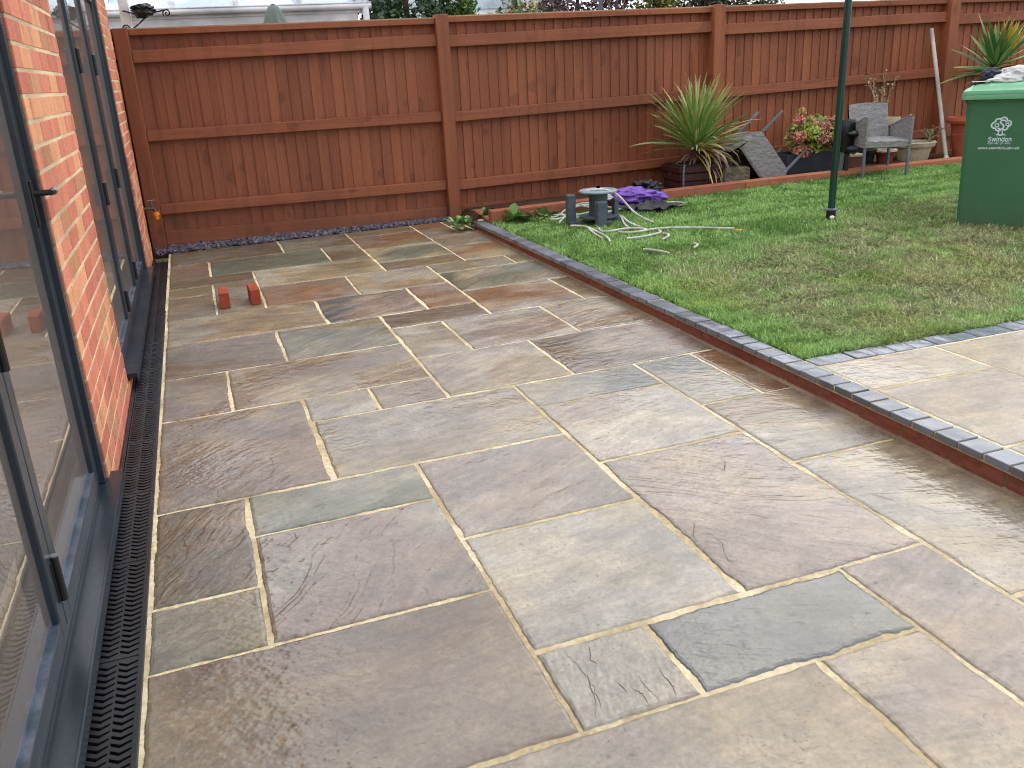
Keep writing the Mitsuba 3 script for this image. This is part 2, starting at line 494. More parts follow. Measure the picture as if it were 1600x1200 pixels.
def flag_mesh(x0, x1, y0, y1, amp, seed, zf, lift=0.0, thick=0.03, corner=0.004):
    c = [(x0, y0), (x1, y0), (x1, y1), (x0, y1)]
    ring = np.vstack([rough_line(c[k], c[(k + 1) % 4], amp, seed * 4 + k) for k in range(4)])
    poly = Polygon(ring)
    if not poly.is_valid:
        poly = poly.buffer(0)
    ring = np.array(poly.exterior.coords)[:-1]
    cen = np.array([(x0 + x1) / 2, (y0 + y1) / 2])
    n = len(ring)
    d = ring - cen
    half = np.array([(x1 - x0) / 2, (y1 - y0) / 2])
    r1 = cen + d * (1 - 0.0045 / half)
    r2 = cen + d * (1 - 0.012 / half)
    zt = lambda r, dz: zf(r[:, 0], r[:, 1]) + dz + lift
    rag = 0.002 * meshkit.noise(np.stack([ring[:, 0] * 40, ring[:, 1] * 40, ring[:, 0] * 0], 1), seed)
    V = [np.c_[r2, zt(r2, 0)], np.c_[r1, zt(r1, -0.0008 - rag)], np.c_[ring, zt(ring, -0.0045 - rag)], np.c_[ring, zt(ring, -thick)]]
    v = np.vstack(V)
    f = []
    i = np.arange(n)
    j = (i + 1) % n
    for k in range(3):
        f.append(np.stack([k * n + i, (k + 1) * n + i, (k + 1) * n + j], 1))
        f.append(np.stack([k * n + i, (k + 1) * n + j, k * n + j], 1))
    tv, tf = trimesh.creation.triangulate_polygon(Polygon(r2), engine='earcut')
    near = np.argmin(((tv[:, None, :] - r2[None]) ** 2).sum(-1), 1)
    tf = near[tf]
    a, b, cc = r2[tf[:, 0]], r2[tf[:, 1]], r2[tf[:, 2]]
    s = (b - a)[:, 0] * (cc - a)[:, 1] - (b - a)[:, 1] * (cc - a)[:, 0]
    tf = np.where((s < 0)[:, None], tf[:, ::-1], tf)
    return trimesh.Trimesh(v, np.vstack(f + [tf]), process=False)


C = dict(br=(132, 116, 96), br2=(120, 103, 86), pb=(128, 110, 100), pl=(138, 124, 118), gy=(144, 140, 128), lg=(160, 155, 142), bg=(106, 114, 116), gg=(102, 112, 96),
         bu=(166, 152, 118), rs=(138, 100, 70), ol=(128, 118, 88), pk=(152, 137, 122), dk=(112, 98, 78), bl=(88, 98, 106), tn=(150, 134, 106), db=(106, 94, 74))
FLAGS = [  # i0, i1, j0, j1, colours, streak, terrace, crack, rust, roughness, edge wobble
    (0, 3, -1, 1, 'br2', 'br', .12, .06, .2, .2, .36, .003), (0, 1, 1, 2, 'ol', 'br', .15, .2, .35, .1, .34, .003), (0, 1, 2, 4, 'db', 'br2', .2, .55, .5, .3, .33, .005),
    (1, 3, 1, 3, 'pb', 'gy', .4, .3, .9, .35, .28, .003), (1, 3, 3, 4, 'gg', 'gy', .2, .2, .25, .0, .3, .003), (0, 2, 4, 7, 'pb', 'br', .3, .2, .3, .1, .3, .004),
    (2, 5, 4, 6, 'tn', 'gy', .35, .12, .1, .1, .3, .003), (2, 3, 6, 7, 'gy', 'lg', .2, .1, .15, .05, .3, .003), (3, 4, 6, 7, 'pl', 'tn', .2, .1, .1, .1, .3, .003),
    (1, 4, 7, 9, 'pb', 'tn', .5, .7, .15, .2, .26, .003), (0, 1, 7, 9, 'br', 'pb', .2, .35, .2, .2, .3, .003), (0, 2, 9, 11, 'pb', 'br2', .5, .6, .1, .1, .27, .003),
    (2, 4, 9, 11, 'ol', 'gg', .7, .5, .2, .35, .3, .003), (0, 3, 11, 13, 'br', 'tn', .4, .45, .2, .25, .3, .003), (3, 5, 11, 13, 'pl', 'bl', .4, .6, .2, .15, .3, .006),
    (5, 6, 11, 13, 'rs', 'br', .4, .4, .2, .5, .32, .004), (4, 6, 10, 11, 'dk', 'br2', .5, .4, .1, .1, .28, .003), (4, 5, 8, 10, 'gy', 'tn', .3, .2, .1, .3, .24, .003),
    (5, 7, 8, 10, 'pl', 'gy', .35, .3, .1, .15, .24, .003), (7, 8.5, 8, 10, 'tn', 'pk', .5, .6, .1, .3, .26, .003), (4, 6, 6, 8, 'pk', 'tn', .5, .25, .1, .15, .26, .003),
    (6, 8.5, 6, 8, 'pl', 'dk', .7, .6, .6, .3, .26, .004), (5, 7, 5, 6, 'bg', 'gy', .25, .1, .1, .05, .24, .003), (5, 7, 3, 5, 'pk', 'lg', .2, .12, .1, .1, .24, .003),
    (7, 8, 4, 6, 'bg', 'gy', .15, .12, .55, .05, .22, .003), (8, 8.5, 4, 6, 'br', 'rs', .3, .2, .1, .3, .2, .004), (7, 8.5, 2, 4, 'gy', 'br', .4, .2, .2, .1, .2, .004),
    (7, 8.5, -1, 2, 'gy', 'tn', .35, .2, .6, .05, .2, .004), (5, 7, 0, 3, 'pl', 'pk', .3, .3, .75, .15, .3, .006), (3, 5, 0, 2, 'lg', 'gy', .15, .08, .12, .1, .32, .005),
    (3, 5, 2, 4, 'pk', 'pl', .3, .15, .4, .3, .3, .003), (3, 4, -1, 0, 'gy', 'pk', .15, .15, 1.2, .15, .33, .003), (4, 6, -1, 0, 'bl', 'bg', .2, .15, .2, .05, .3, .007),
    (2, 5, -3, -1, 'br', 'tn', .2, .08, .1, .3, .36, .003), (5, 6, -4, -1, 'tn', 'pl', .3, .12, .1, .35, .36, .004), (6, 7, -3, 0, 'pl', 'pk', .25, .1, .15, .15, .34, .003),
    (7, 8.5, -4, -1, 'gy', 'pk', .3, .15, .2, .1, .3, .003), (0, 2, -3, -1, 'br', 'pb', .2, .1, .1, .2, .36, .003), (0, 5, -5, -3, 'tn', 'br', .2, .1, .1, .2, .36, .003),
    (6, 8, 10, 12, 'rs', 'pk', .5, .3, .1, .6, .28, .003), (8, 8.5, 10, 12, 'ol', 'br', .3, .2, .1, .2, .26, .003), (6, 8.5, 12, 14, 'gg', 'gy', .5, .4, .1, .3, .27, .003),
    (6, 8, 14, 15, 'ol', 'rs', .4, .3, .1, .35, .28, .003), (8, 8.5, 14, 15, 'ol', 'ol', .2, .2, .1, .1, .28, .003), (4, 6, 13, 15, 'ol', 'tn', .25, .25, .1, .2, .3, .003),
    (2, 4, 13, 15, 'rs', 'br', .35, .3, .1, .45, .3, .003), (2, 5, 15, 17, 'bu', 'ol', .5, .35, .1, .3, .3, .003), (0, 1, 13, 15, 'br2', 'dk', .25, .3, .2, .2, .32, .003),
    (1, 2, 13, 16, 'br', 'dk', .3, .25, .2, .2, .32, .003), (0, 1, 15, 16, 'ol', 'ol', .2, .2, .1, .1, .32, .003), (0, 2, 16, 17, 'db', 'db', .2, .2, .1, .1, .32, .003),
    (0, 1, 17, 19, 'br2', 'rs', .25, .25, .1, .25, .32, .003), (1, 4, 17, 19, 'gg', 'gg', .3, .3, .1, .05, .3, .003), (4, 5, 17, 19, 'db', 'ol', .25, .25, .1, .2, .32, .003),
    (0, 3, 19, 21, 'db', 'dk', .25, .25, .1, .1, .34, .003), (3, 5, 19, 21, 'dk', 'ol', .25, .25, .1, .15, .34, .003), (5, 7, 20, 21, 'ol', 'br', .3, .25, .1, .3, .34, .003),
    (5, 7, 18, 20, 'rs', 'ol', .3, .25, .1, .4, .32, .003), (5, 7, 16, 18, 'gg', 'bu', .4, .3, .1, .2, .3, .003), (5, 7, 15, 16, 'dk', 'ol', .3, .3, .1, .15, .28, .003),
    (7, 8, 19, 21, 'rs', 'br', .3, .25, .1, .35, .34, .003), (8, 8.5, 19, 21, 'dk', 'db', .25, .25, .2, .0, .34, .003), (7, 8.5, 17, 19, 'br', 'pk', .35, .3, .1, .25, .3, .003),
    (7, 8.5, 15, 17, 'rs', 'tn', .35, .3, .1, .7, .3, .003)]
GRAIN = {(1, 1): 0.95, (0, 4): 0.8, (5, 0): -0.6, (0, 2): 1.1, (3, 2): 0.55, (3, -1): 1.4, (0, -1): 0.15, (7, -1): -0.3, (7, 2): -0.2}   # the bedding runs differently in each stone
for n, (i0, i1, j0, j1, a, b, st, te, ck, ru, ro, wob) in enumerate(FLAGS):
    if j0 >= 13:                                   # the far rows have dried more
        ro += 0.12
    ang = GRAIN.get((i0, j0), rng.choice([0.1, 0.2, 0.35, 0.55, -0.25]))
    k = stone(C[a], C[b], ang, st, te, ck, ru, ro, 0.22 if j0 >= 11 else 0.34)
    ins = [0.0045 + 0.0035 * rng.random() for _ in range(4)]
    if (i0, j0) in ((2, 4), (5, 0)):
        ins[0] = 0.013
    if (i0, j0) in ((4, -1), (3, -1)):
        ins[3] = 0.014
    x1 = 2.246 if i1 == 8.5 else GX(i1)
    m = flag_mesh(GX(i0) + ins[0], x1 - ins[1], GY(j0) + ins[2], GY(j1) - ins[3], wob, n + 3, slope, lift=float(np.clip(0.0006 * rng.normal(), -0.001, 0.001)))
    put('flagstone', m, 'mat_stone', 'patio', tone=(float(k), 0.5))
labels['patio'] = {'kind': 'structure'}

# dark weathered fissures across some of the stones
CRACKS = [
    [(0.666, 1.620), (0.664, 1.590), (0.668, 1.561), (0.671, 1.540), (0.671, 1.511), (0.673, 1.488), (0.668, 1.460), (0.661, 1.427), (0.654, 1.402), (0.635, 1.365), (0.634, 1.344)],
    [(0.731, 1.625), (0.723, 1.583), (0.707, 1.544), (0.714, 1.514), (0.732, 1.500), (0.744, 1.488), (0.754, 1.458), (0.751, 1.429), (0.753, 1.407), (0.765, 1.387), (0.760, 1.360), (0.760, 1.338)],
    [(0.788, 1.468), (0.782, 1.440), (0.782, 1.409), (0.786, 1.378), (0.790, 1.359), (0.790, 1.341)],
    [(0.846, 1.465), (0.838, 1.427), (0.839, 1.399), (0.839, 1.378), (0.826, 1.343)],
    [(0.671, 1.483), (0.675, 1.457), (0.666, 1.420), (0.656, 1.373), (0.658, 1.344)],
    [(0.720, 1.474), (0.726, 1.452), (0.733, 1.425), (0.737, 1.400)],
    [(0.387, 2.312), (0.386, 2.271), (0.380, 2.233), (0.363, 2.202), (0.366, 2.170), (0.344, 2.123), (0.344, 2.083), (0.364, 2.056), (0.392, 2.033), (0.398, 2.006), (0.399, 1.981)],
    [(0.400, 2.036), (0.414, 2.019), (0.421, 1.995), (0.409, 1.977)],
    [(0.106, 2.523), (0.113, 2.483), (0.119, 2.450)],
    [(1.217, 2.154), (1.287, 2.113), (1.288, 2.066), (1.267, 2.003), (1.233, 1.955), (1.220, 1.915)],
    [(1.267, 2.003), (1.272, 1.947), (1.274, 1.914), (1.284, 1.879), (1.260, 1.831), (1.244, 1.782), (1.266, 1.776), (1.300, 1.788)],
    [(1.458, 2.495), (1.476, 2.440), (1.495, 2.385), (1.521, 2.343), (1.544, 2.317), (1.548, 2.279), (1.589, 2.337), (1.592, 2.373), (1.626, 2.385), (1.639, 2.349)],
    [(1.322, 2.526), (1.329, 2.477), (1.360, 2.469), (1.368, 2.503)],
    [(1.817, 2.022), (1.848, 1.969), (1.875, 1.912), (1.901, 1.857), (1.939, 1.803), (1.963, 1.752)],
    [(1.978, 1.722), (2.015, 1.704), (2.044, 1.684)],
    [(2.022, 3.985), (2.013, 3.856), (2.036, 3.777), (2.033, 3.685), (2.062, 3.622), (2.034, 3.549)],
    [(1.837, 3.319), (1.857, 3.274), (1.864, 3.228)],
    [(0.802, 2.352), (0.877, 2.371), (0.951, 2.384), (1.051, 2.413), (1.159, 2.463)],
    [(-0.215, 2.059), (-0.163, 2.066), (-0.122, 2.051), (-0.104, 2.020), (-0.073, 1.987), (-0.050, 1.978)],
    [(1.453, 1.422), (1.434, 1.408), (1.426, 1.390)],
    [(-0.116, 2.531), (-0.099, 2.577), (-0.077, 2.634), (-0.056, 2.647)],
    [(0.082, 3.188), (0.100, 3.115), (0.097, 3.023), (0.068, 2.949)],
]


def fissure(P, seed):
    P = np.array(P)
    d = np.r_[0, np.cumsum(np.linalg.norm(np.diff(P, axis=0), axis=1))]
    t = np.linspace(0, d[-1], max(8, int(d[-1] / 0.006)))
    q = np.stack([np.interp(t, d, P[:, 0]), np.interp(t, d, P[:, 1])], 1)
    g = np.random.default_rng(seed)
    q += 0.0035 * (meshkit.noise(np.stack([t * 60, t * 0 + seed, t * 0], 1), 1)[:, None] - 0.5) + g.normal(size=q.shape) * 0.0009
    w = np.clip(meshkit.noise(np.stack([t * 14, t * 0 + seed, t * 0 + 8], 1), 6) * 3 - 0.8, 0.05, 1) * (0.0002 + 0.001 * meshkit.noise(np.stack([t * 25, t * 0 + seed, t * 0 + 3], 1), 2)) * np.clip(np.minimum(t, d[-1] - t) / 0.03, 0.1, 1)
    tg = np.gradient(q, axis=0)
    nr = np.stack([-tg[:, 1], tg[:, 0]], 1) / (np.linalg.norm(tg, axis=1, keepdims=True) + 1e-9)
    L, R_ = q - nr * w[:, None], q + nr * w[:, None]
    v = np.stack([np.c_[L, slope(L[:, 0], L[:, 1]) + 0.0014], np.c_[R_, slope(R_[:, 0], R_[:, 1]) + 0.0014]], 1).reshape(-1, 3)
    i = np.arange(len(q) - 1) * 2
    return trimesh.Trimesh(v, np.vstack([np.stack([i, i + 2, i + 3], 1), np.stack([i, i + 3, i + 1], 1)]), process=False)


for n, P in enumerate(CRACKS):
    put('fissure', fissure(P, n), 'mat_fissure', 'patio')


def sheet(x0, x1, y0, y1, step, zf):
    nx, ny = max(2, int((x1 - x0) / step)), max(2, int((y1 - y0) / step))
    X, Y = np.meshgrid(np.linspace(x0, x1, nx), np.linspace(y0, y1, ny), indexing='ij')
    v = np.stack([X, Y, zf(X, Y)], -1).reshape(-1, 3)
    i = np.arange(nx * ny).reshape(nx, ny)
    a, b, c, d = i[:-1, :-1].ravel(), i[1:, :-1].ravel(), i[1:, 1:].ravel(), i[:-1, 1:].ravel()
    return trimesh.Trimesh(v, np.vstack([np.stack([a, b, c], 1), np.stack([a, c, d], 1)]), process=False)


def bumpy(z, amp, f, seed):
    return lambda X, Y: z(X, Y) + amp * (meshkit.fbm(np.stack([X * f, Y * f, X * 0], -1), 2, seed) - 0.5)


put('mortar', sheet(-0.326, 2.256, 0.0, 7.985, 0.03, bumpy(lambda X, Y: slope(X, Y) - 0.0052, 0.003, 30, 2)), 'mat_mortar', 'patio')
put('base', box(-0.33, 2.26, -4, -0.01, -0.1, -0.008), 'mat_ground', 'patio')

# the raised patio on the right, level with the slate setts
RZ = lambda X, Y: 0.1325 + 0 * X
for n, (x0, x1, y0, y1, a, b) in enumerate([(2.336, 2.93, 2.474, 2.79, 'pk', 'lg'), (2.336, 2.938, 1.87, 2.47, 'lg', 'pk'), (2.936, 3.84, 2.19, 2.79, 'lg', 'tn'), (3.846, 4.45, 2.19, 2.79, 'pk', 'gy'),
                                            (2.336, 3.24, 1.26, 1.866, 'gy', 'lg'), (2.942, 3.84, 1.87, 2.186, 'pk', 'pl'), (3.844, 4.75, 1.58, 2.186, 'tn', 'lg')]):
    k = stone(C[a], C[b], 0.1, 0.1, 0.04, 0.05, 0.06, 0.33)
    put('flagstone', flag_mesh(x0 + .003, x1 - .003, y0 + .004, y1 - .004, 0.0015, n + 90, RZ, thick=0.05), 'mat_stone', 'raised_patio', tone=(float(k), 0.5))
put('mortar', sheet(2.322, 4.8, 0.9, 2.8, 0.05, bumpy(lambda X, Y: 0.1285 + 0 * X, 0.003, 30, 5)), 'mat_mortar', 'raised_patio')
put('base', box(2.34, 4.8, -2, 2.8, -0.1, 0.118), 'mat_ground', 'raised_patio')
labels['raised_patio'] = {'kind': 'structure'}

# kerb wall: a course of red brick under slate setts
kw = thing('kerb_wall', 'low red brick kerb capped with slate setts, edging the sunken patio', 'kerb')
y = 0.2
while y < 7.3:
    y2 = min(y + 0.215, 7.34)
    put('brick', box(2.243 + rng.normal() * .001, 2.318, y, y2, -0.03, 0.1 + 0.0025 * rng.normal(), 0.003), 'mat_kerb_brick', kw, tone=float(rng.random()))
    y += 0.225
put('joint', box(2.2455, 2.316, -2, 7.338, -0.05, 0.098), 'mat_kerb_joint', kw)
put('bedding', box(2.24, 2.316, -2, 7.338, 0.099, 0.1125), 'mat_joint', kw)
put('fillet', trimesh.Trimesh([[2.232, -2, 0.02], [2.246, -2, 0.036], [2.232, 7.34, 0.0565], [2.246, 7.34, 0.07], [2.248, -2, 0.0], [2.248, 7.34, 0.0]],
                              [[0, 1, 3], [0, 3, 2], [0, 2, 5], [0, 5, 4]], process=False), 'mat_fillet', kw)
y = 0.3
while y < 7.3:
    h = 0.1335 + 0.0018 * rng.normal()
    m = box(2.228 + rng.normal() * .002, 2.322, y + 0.003 + .002 * rng.random(), y + 0.0965, 0.1095, h, 0.002)
    m = m.subdivide().subdivide()
    q = m.vertices
    top = q[:, 2] > 0.125
    q[top, 2] += 0.0012 * (meshkit.noise(q[top] * 28 + y, 3) - 0.5)
    q[:, 0] += 0.004 * (meshkit.noise(q * np.array([20, 35, 20]) + y, 4) - 0.5)
    put('sett', trimesh.Trimesh(q, m.faces, process=False), 'mat_slate_sett', kw, tone=float(rng.random()))
    y += 0.1035
put('sett_joint', box(2.237, 2.33, -2, 7.335, 0.1128, 0.1275), 'mat_mortar', kw)

# row of setts between the lawn and the raised patio
se = thing('sett_edging', 'row of grey slate setts between the lawn and the raised pale paving', 'edging')
x = 2.335
for w in [0.195, 0.115, 0.1, 0.105, 0.115, 0.13, 0.105, 0.105, 0.1, 0.105, 0.1, 0.11, 0.1, 0.1, 0.11, 0.1]:
    m = box(x + 0.003, x + w - 0.004, 2.797, 2.893 + 0.006 * rng.normal(), 0.06, 0.1335 + 0.002 * rng.normal(), 0.003).subdivide().subdivide()
    q = m.vertices
    q[:, 2] += np.where(q[:, 2] > 0.12, 0.004 * (meshkit.noise(q * 26, 8) - 0.5), 0)
    put('sett', trimesh.Trimesh(q, m.faces, process=False), 'mat_slate_sett', se, tone=float(0.35 + 0.65 * rng.random()))
    x += w
put('joint', box(2.328, 4.4, 2.788, 2.888, 0.02, 0.1265), 'mat_mortar', se)

# ================================================================ CHANNEL DRAIN
dn = thing('channel_drain', 'black plastic channel drain with chevron slots along the house wall', 'drain')
slots = []
for k in range(-10, 9):
    yy = 0.0255 * k + 0.012
    for xs in ((-0.0435, -0.0205, 0.0015), (0.006, 0.0265, 0.0515)):
        w = 0.0068
        slots.append(Polygon([(xs[0], yy + .014), (xs[1], yy), (xs[2], yy + .013), (xs[2], yy + .013 + w), (xs[1], yy + w * 1.7), (xs[0], yy + .014 + w * 1.6)]))
plate = sbox(-0.048, -0.2545, 0.0565, 0.2545).difference(shapely.union_all(slots))
grate = trimesh.creation.extrude_polygon(plate, 0.014, engine='earcut')
gdict = None
for k in range(16):
    y0 = 0.26 + 0.51 * k
    m = move(grate, t=(-0.388, y0, slope(-0.39, y0) - 0.018))
    if k < 15:
        put('grating', m, 'mat_drain', dn)
put('channel', cat(box(-0.455, -0.44, 0, 7.99, -0.12, 0.001), box(-0.331, -0.3205, 0, 7.99, -0.12, 0.012), box(-0.44, -0.331, 0, 7.99, -0.12, -0.1), box(-0.3295, -0.3265, 0, 7.99, 0, 0.0155)), 'mat_drain', dn)
put('rib', cat(*[box(-0.389, -0.386, 0.02 + 0.5 * k, 0.48 + 0.5 * k, -0.04, -0.021) for k in range(16)]), 'mat_drain', dn)

# ================================================================ HOUSE
WX = -0.46
PIERS = [(3.07, 4.25), (7.15, 8.05), (-1.6, 0.16)]
hs = thing('brick_house', 'orange brick house wall with two sets of dark framed glass doors', 'house')
CH, Z0 = 0.0765, -0.0145                       # course height and the first bed joint
for (y0, y1) in PIERS[:2]:
    for c in range(0, 27):
        z0, z1 = Z0 + CH * c + 0.005, Z0 + CH * (c + 1) - 0.005
        yb = y0 - (0.1125 if c % 2 else 0.0)
        while yb < y1 - 0.01:
            a, b = max(yb, y0), min(yb + 0.215, y1)
            if b - a > 0.03:
                put('brick', box(WX - 0.09, WX + float(np.clip(0.0008 * rng.normal(), -0.001, 0.0015)), a, b, max(z0, -0.02), z1, 0.0025), 'mat_brick', hs, tone=float(rng.random()))
            yb += 0.225
rest = []
for c in range(27, 36):
    z0, z1 = Z0 + CH * c + 0.005, Z0 + CH * (c + 1) - 0.005
    yb = -1.6 - (0.1125 if c % 2 else 0.0)
    while yb < 8.04:
        a, b = max(yb, -1.6), min(yb + 0.215, 8.05)
        rest.append(box(WX - 0.09, WX, a, b, z0, z1))
        yb += 0.225
for c in range(0, 27):
    z0, z1 = Z0 + CH * c + 0.005, Z0 + CH * (c + 1) - 0.005
    yb = -1.6 - (0.1125 if c % 2 else 0.0)
    while yb < 0.15:
        a, b = max(yb, -1.6), min(yb + 0.215, 0.16)
        if b - a > 0.03:
            rest.append(box(WX - 0.09, WX, a, b, z0, z1))
        yb += 0.225
    xb = WX - 0.095 - (0.1125 if c % 2 else 0)
    while xb > -4.5:                            # the gable end round the corner
        rest.append(box(xb - 0.215, xb, 7.97, 8.05, z0, z1))
        xb -= 0.225
put('upper_brickwork', cat(*rest), 'mat_brick', hs, tone=0.3, kind='stuff')
jt = [box(WX - 0.25, WX - 0.0022, y0 + 0.004, y1 - 0.006, -0.1, 2.7) for y0, y1 in PIERS]
jt += [box(WX - 0.25, WX - 0.0022, 0.16, 3.07, 2.06, 2.7), box(WX - 0.25, WX - 0.0022, 4.25, 7.15, 2.06, 2.7), box(WX - 0.25, WX - 0.0022, 0.16, 3.07, -0.1, 0.035), box(WX - 0.25, WX - 0.0022, 4.25, 7.15, -0.1, 0.035),
       box(-5, WX - 0.26, 7.8, 8.043, -0.1, 2.7)]
put('mortar', cat(*jt), 'mat_joint', hs)
low = []
for y0, y1 in ((0.16, 3.07), (4.25, 7.15)):
    yb = y0
    while yb < y1 - 0.05:
        low.append(box(WX - 0.09, WX, yb, min(yb + 0.215, y1), -0.02, 0.04))
        yb += 0.225
put('plinth', cat(*low), 'mat_brick', hs, tone=0.7, kind='stuff')
put('fascia', box(-5, WX + 0.12, -1.7, 8.2, 2.7, 2.9), 'mat_frame', hs)
put('flat_roof', box(-5, WX + 0.13, -1.72, 8.22, 2.9, 2.95), 'mat_roof_tile', hs)
put('interior_floor', box(-4.5, -0.72, -1.6, 7.8, -0.08, 0.05), 'mat_room_floor', hs)
put('interior_wall', cat(box(-4.6, -4.5, -1.6, 7.8, 0, 2.7), box(-4.5, -0.71, -1.7, -1.6, 0, 2.7), box(-4.5, -0.72, -1.6, 7.8, 2.5, 2.6), box(-4.5, -0.71, 7.7, 7.8, 0, 2.7)), 'mat_room', hs)


def bifold(y0, y1, s0, s1, label, opened):
    d = thing('folding_glass_door', label, 'door')
    g0 = 0.014 * opened
    put('sill', cat(box(-0.53, -0.4215, s0, s1, 0.052, 0.078, 0.003), box(-0.426, -0.4185, s0, s1, 0.032, 0.0795, 0.002)), 'mat_frame', d)
    # outer frame: threshold, head and jambs
    put('frame', cat(box(-0.55, -0.4875, y0, y1, 0.0785, 0.1, 0.002), box(-0.55, -0.4875, y0, y1, 2.0, 2.06, 0.002), box(-0.55, -0.4875, y0, y0 + 0.045, 0.1005, 1.999, 0.002),
                     box(-0.55, -0.4675, y1 - 0.045, y1, 0.0795, 1.999, 0.002)), 'mat_frame', d)
    n = 3
    w = (y1 - y0 - 0.09) / n
    for k in range(n):
        a, b = y0 + 0.045 + k * w + 0.003, y0 + 0.045 + (k + 1) * w - 0.003
        lf = f'{d}__leaf' + (f'_{k:03d}' if k else '')
        st = 0.062
        for nm, m in (('stile', box(-0.545, -0.485, a, a + st, 0.104, 1.996, 0.003)), ('stile', box(-0.545, -0.485, b - st, b, 0.104, 1.996, 0.003)),
                      ('bottom_rail', box(-0.545, -0.485, a + st, b - st, 0.104, 0.15, 0.003)), ('top_rail', box(-0.545, -0.485, a + st, b - st, 1.94, 1.996, 0.003))):
            put(nm, m, 'mat_frame', lf)
        put('bead', cat(box(-0.503, -0.486, a + st, b - st, 0.1502, 0.1525), box(-0.5045, -0.502, a + st, b - st, 0.1525, 0.168)), 'mat_dusty', lf)
        put('gasket', cat(box(-0.503, -0.4885, a + st - .0005, a + st + 0.004, 0.152, 1.94), box(-0.503, -0.4885, b - st - 0.004, b - st + .0005, 0.152, 1.94)), 'mat_frame', lf)
        put('glass', trimesh.Trimesh([[-0.5025, a + st, 0.15], [-0.5025, b - st, 0.15], [-0.5025, b - st, 1.94], [-0.5025, a + st, 1.94]], [[0, 1, 2], [0, 2, 3]], process=False), 'mat_glass', lf)
        for z in (0.24, 0.84, 1.52) if k else ():
            hz = tube([(-0.478, a - 0.003, z - 0.06), (-0.478, a - 0.003, z + 0.06)], 0.0105, 12)
            put('hinge', cat(hz, box(-0.485, -0.4825, a - 0.03, a + 0.024, z - 0.055, z + 0.055)), 'mat_black', d)
            put('hinge_cap', tube([(-0.478, a - 0.003, z + 0.0605), (-0.478, a - 0.003, z + 0.064)], 0.0102, 12), 'mat_metal', d)
    return d


bifold(0.16, 3.07, -0.1, 3.13, 'nearer set of dark grey folding glass doors reflecting the paving', 0)
bifold(4.25, 7.15, 4.33, 7.17, 'farther set of dark grey folding glass doors beyond the brick pier', 1)
hd = thing('door_handle', 'dark lever handle on the nearer glass door beside the brick pier', 'handle')
put('rose', box(-0.485, -0.478, 2.965, 2.995, 0.98, 1.12, 0.002), 'mat_black', hd)
put('lever', cat(tube([(-0.479, 2.98, 1.08), (-0.432, 2.98, 1.08)], 0.009, 12), tube([(-0.432, 2.972, 1.08), (-0.43, 3.03, 1.078)], 0.0095, 12)), 'mat_black', hd, smooth=40)
put('knob', move(trimesh.creation.icosphere(2), np.diag([0.012, 0.012, 0.012]), (-0.43, 3.035, 1.078)), 'mat_metal', hd, smooth=True)

tp = thing('garden_tap', 'garden tap with an orange hose connector on the far house corner', 'tap')
put('body', cat(tube([(-0.46, 7.98, 0.42), (-0.4, 7.98, 0.42), (-0.37, 7.98, 0.415)], 0.014, 10), tube([(-0.39, 7.98, 0.43), (-0.39, 7.98, 0.48)], 0.011, 8), tube([(-0.375, 7.98, 0.415), (-0.367, 7.98, 0.385)], 0.016, 10)), 'mat_brass', tp, smooth=40)
put('handle', tube([(-0.42, 7.97, 0.484), (-0.36, 7.99, 0.484)], 0.008, 8), 'mat_brass', tp, smooth=40)
put('connector', cat(tube([(-0.366, 7.98, 0.39), (-0.366, 7.98, 0.36)], [0.024, 0.026], 12), tube([(-0.366, 7.98, 0.36), (-0.364, 7.98, 0.325)], [0.02, 0.014], 12)), 'mat_orange', tp, smooth=40)

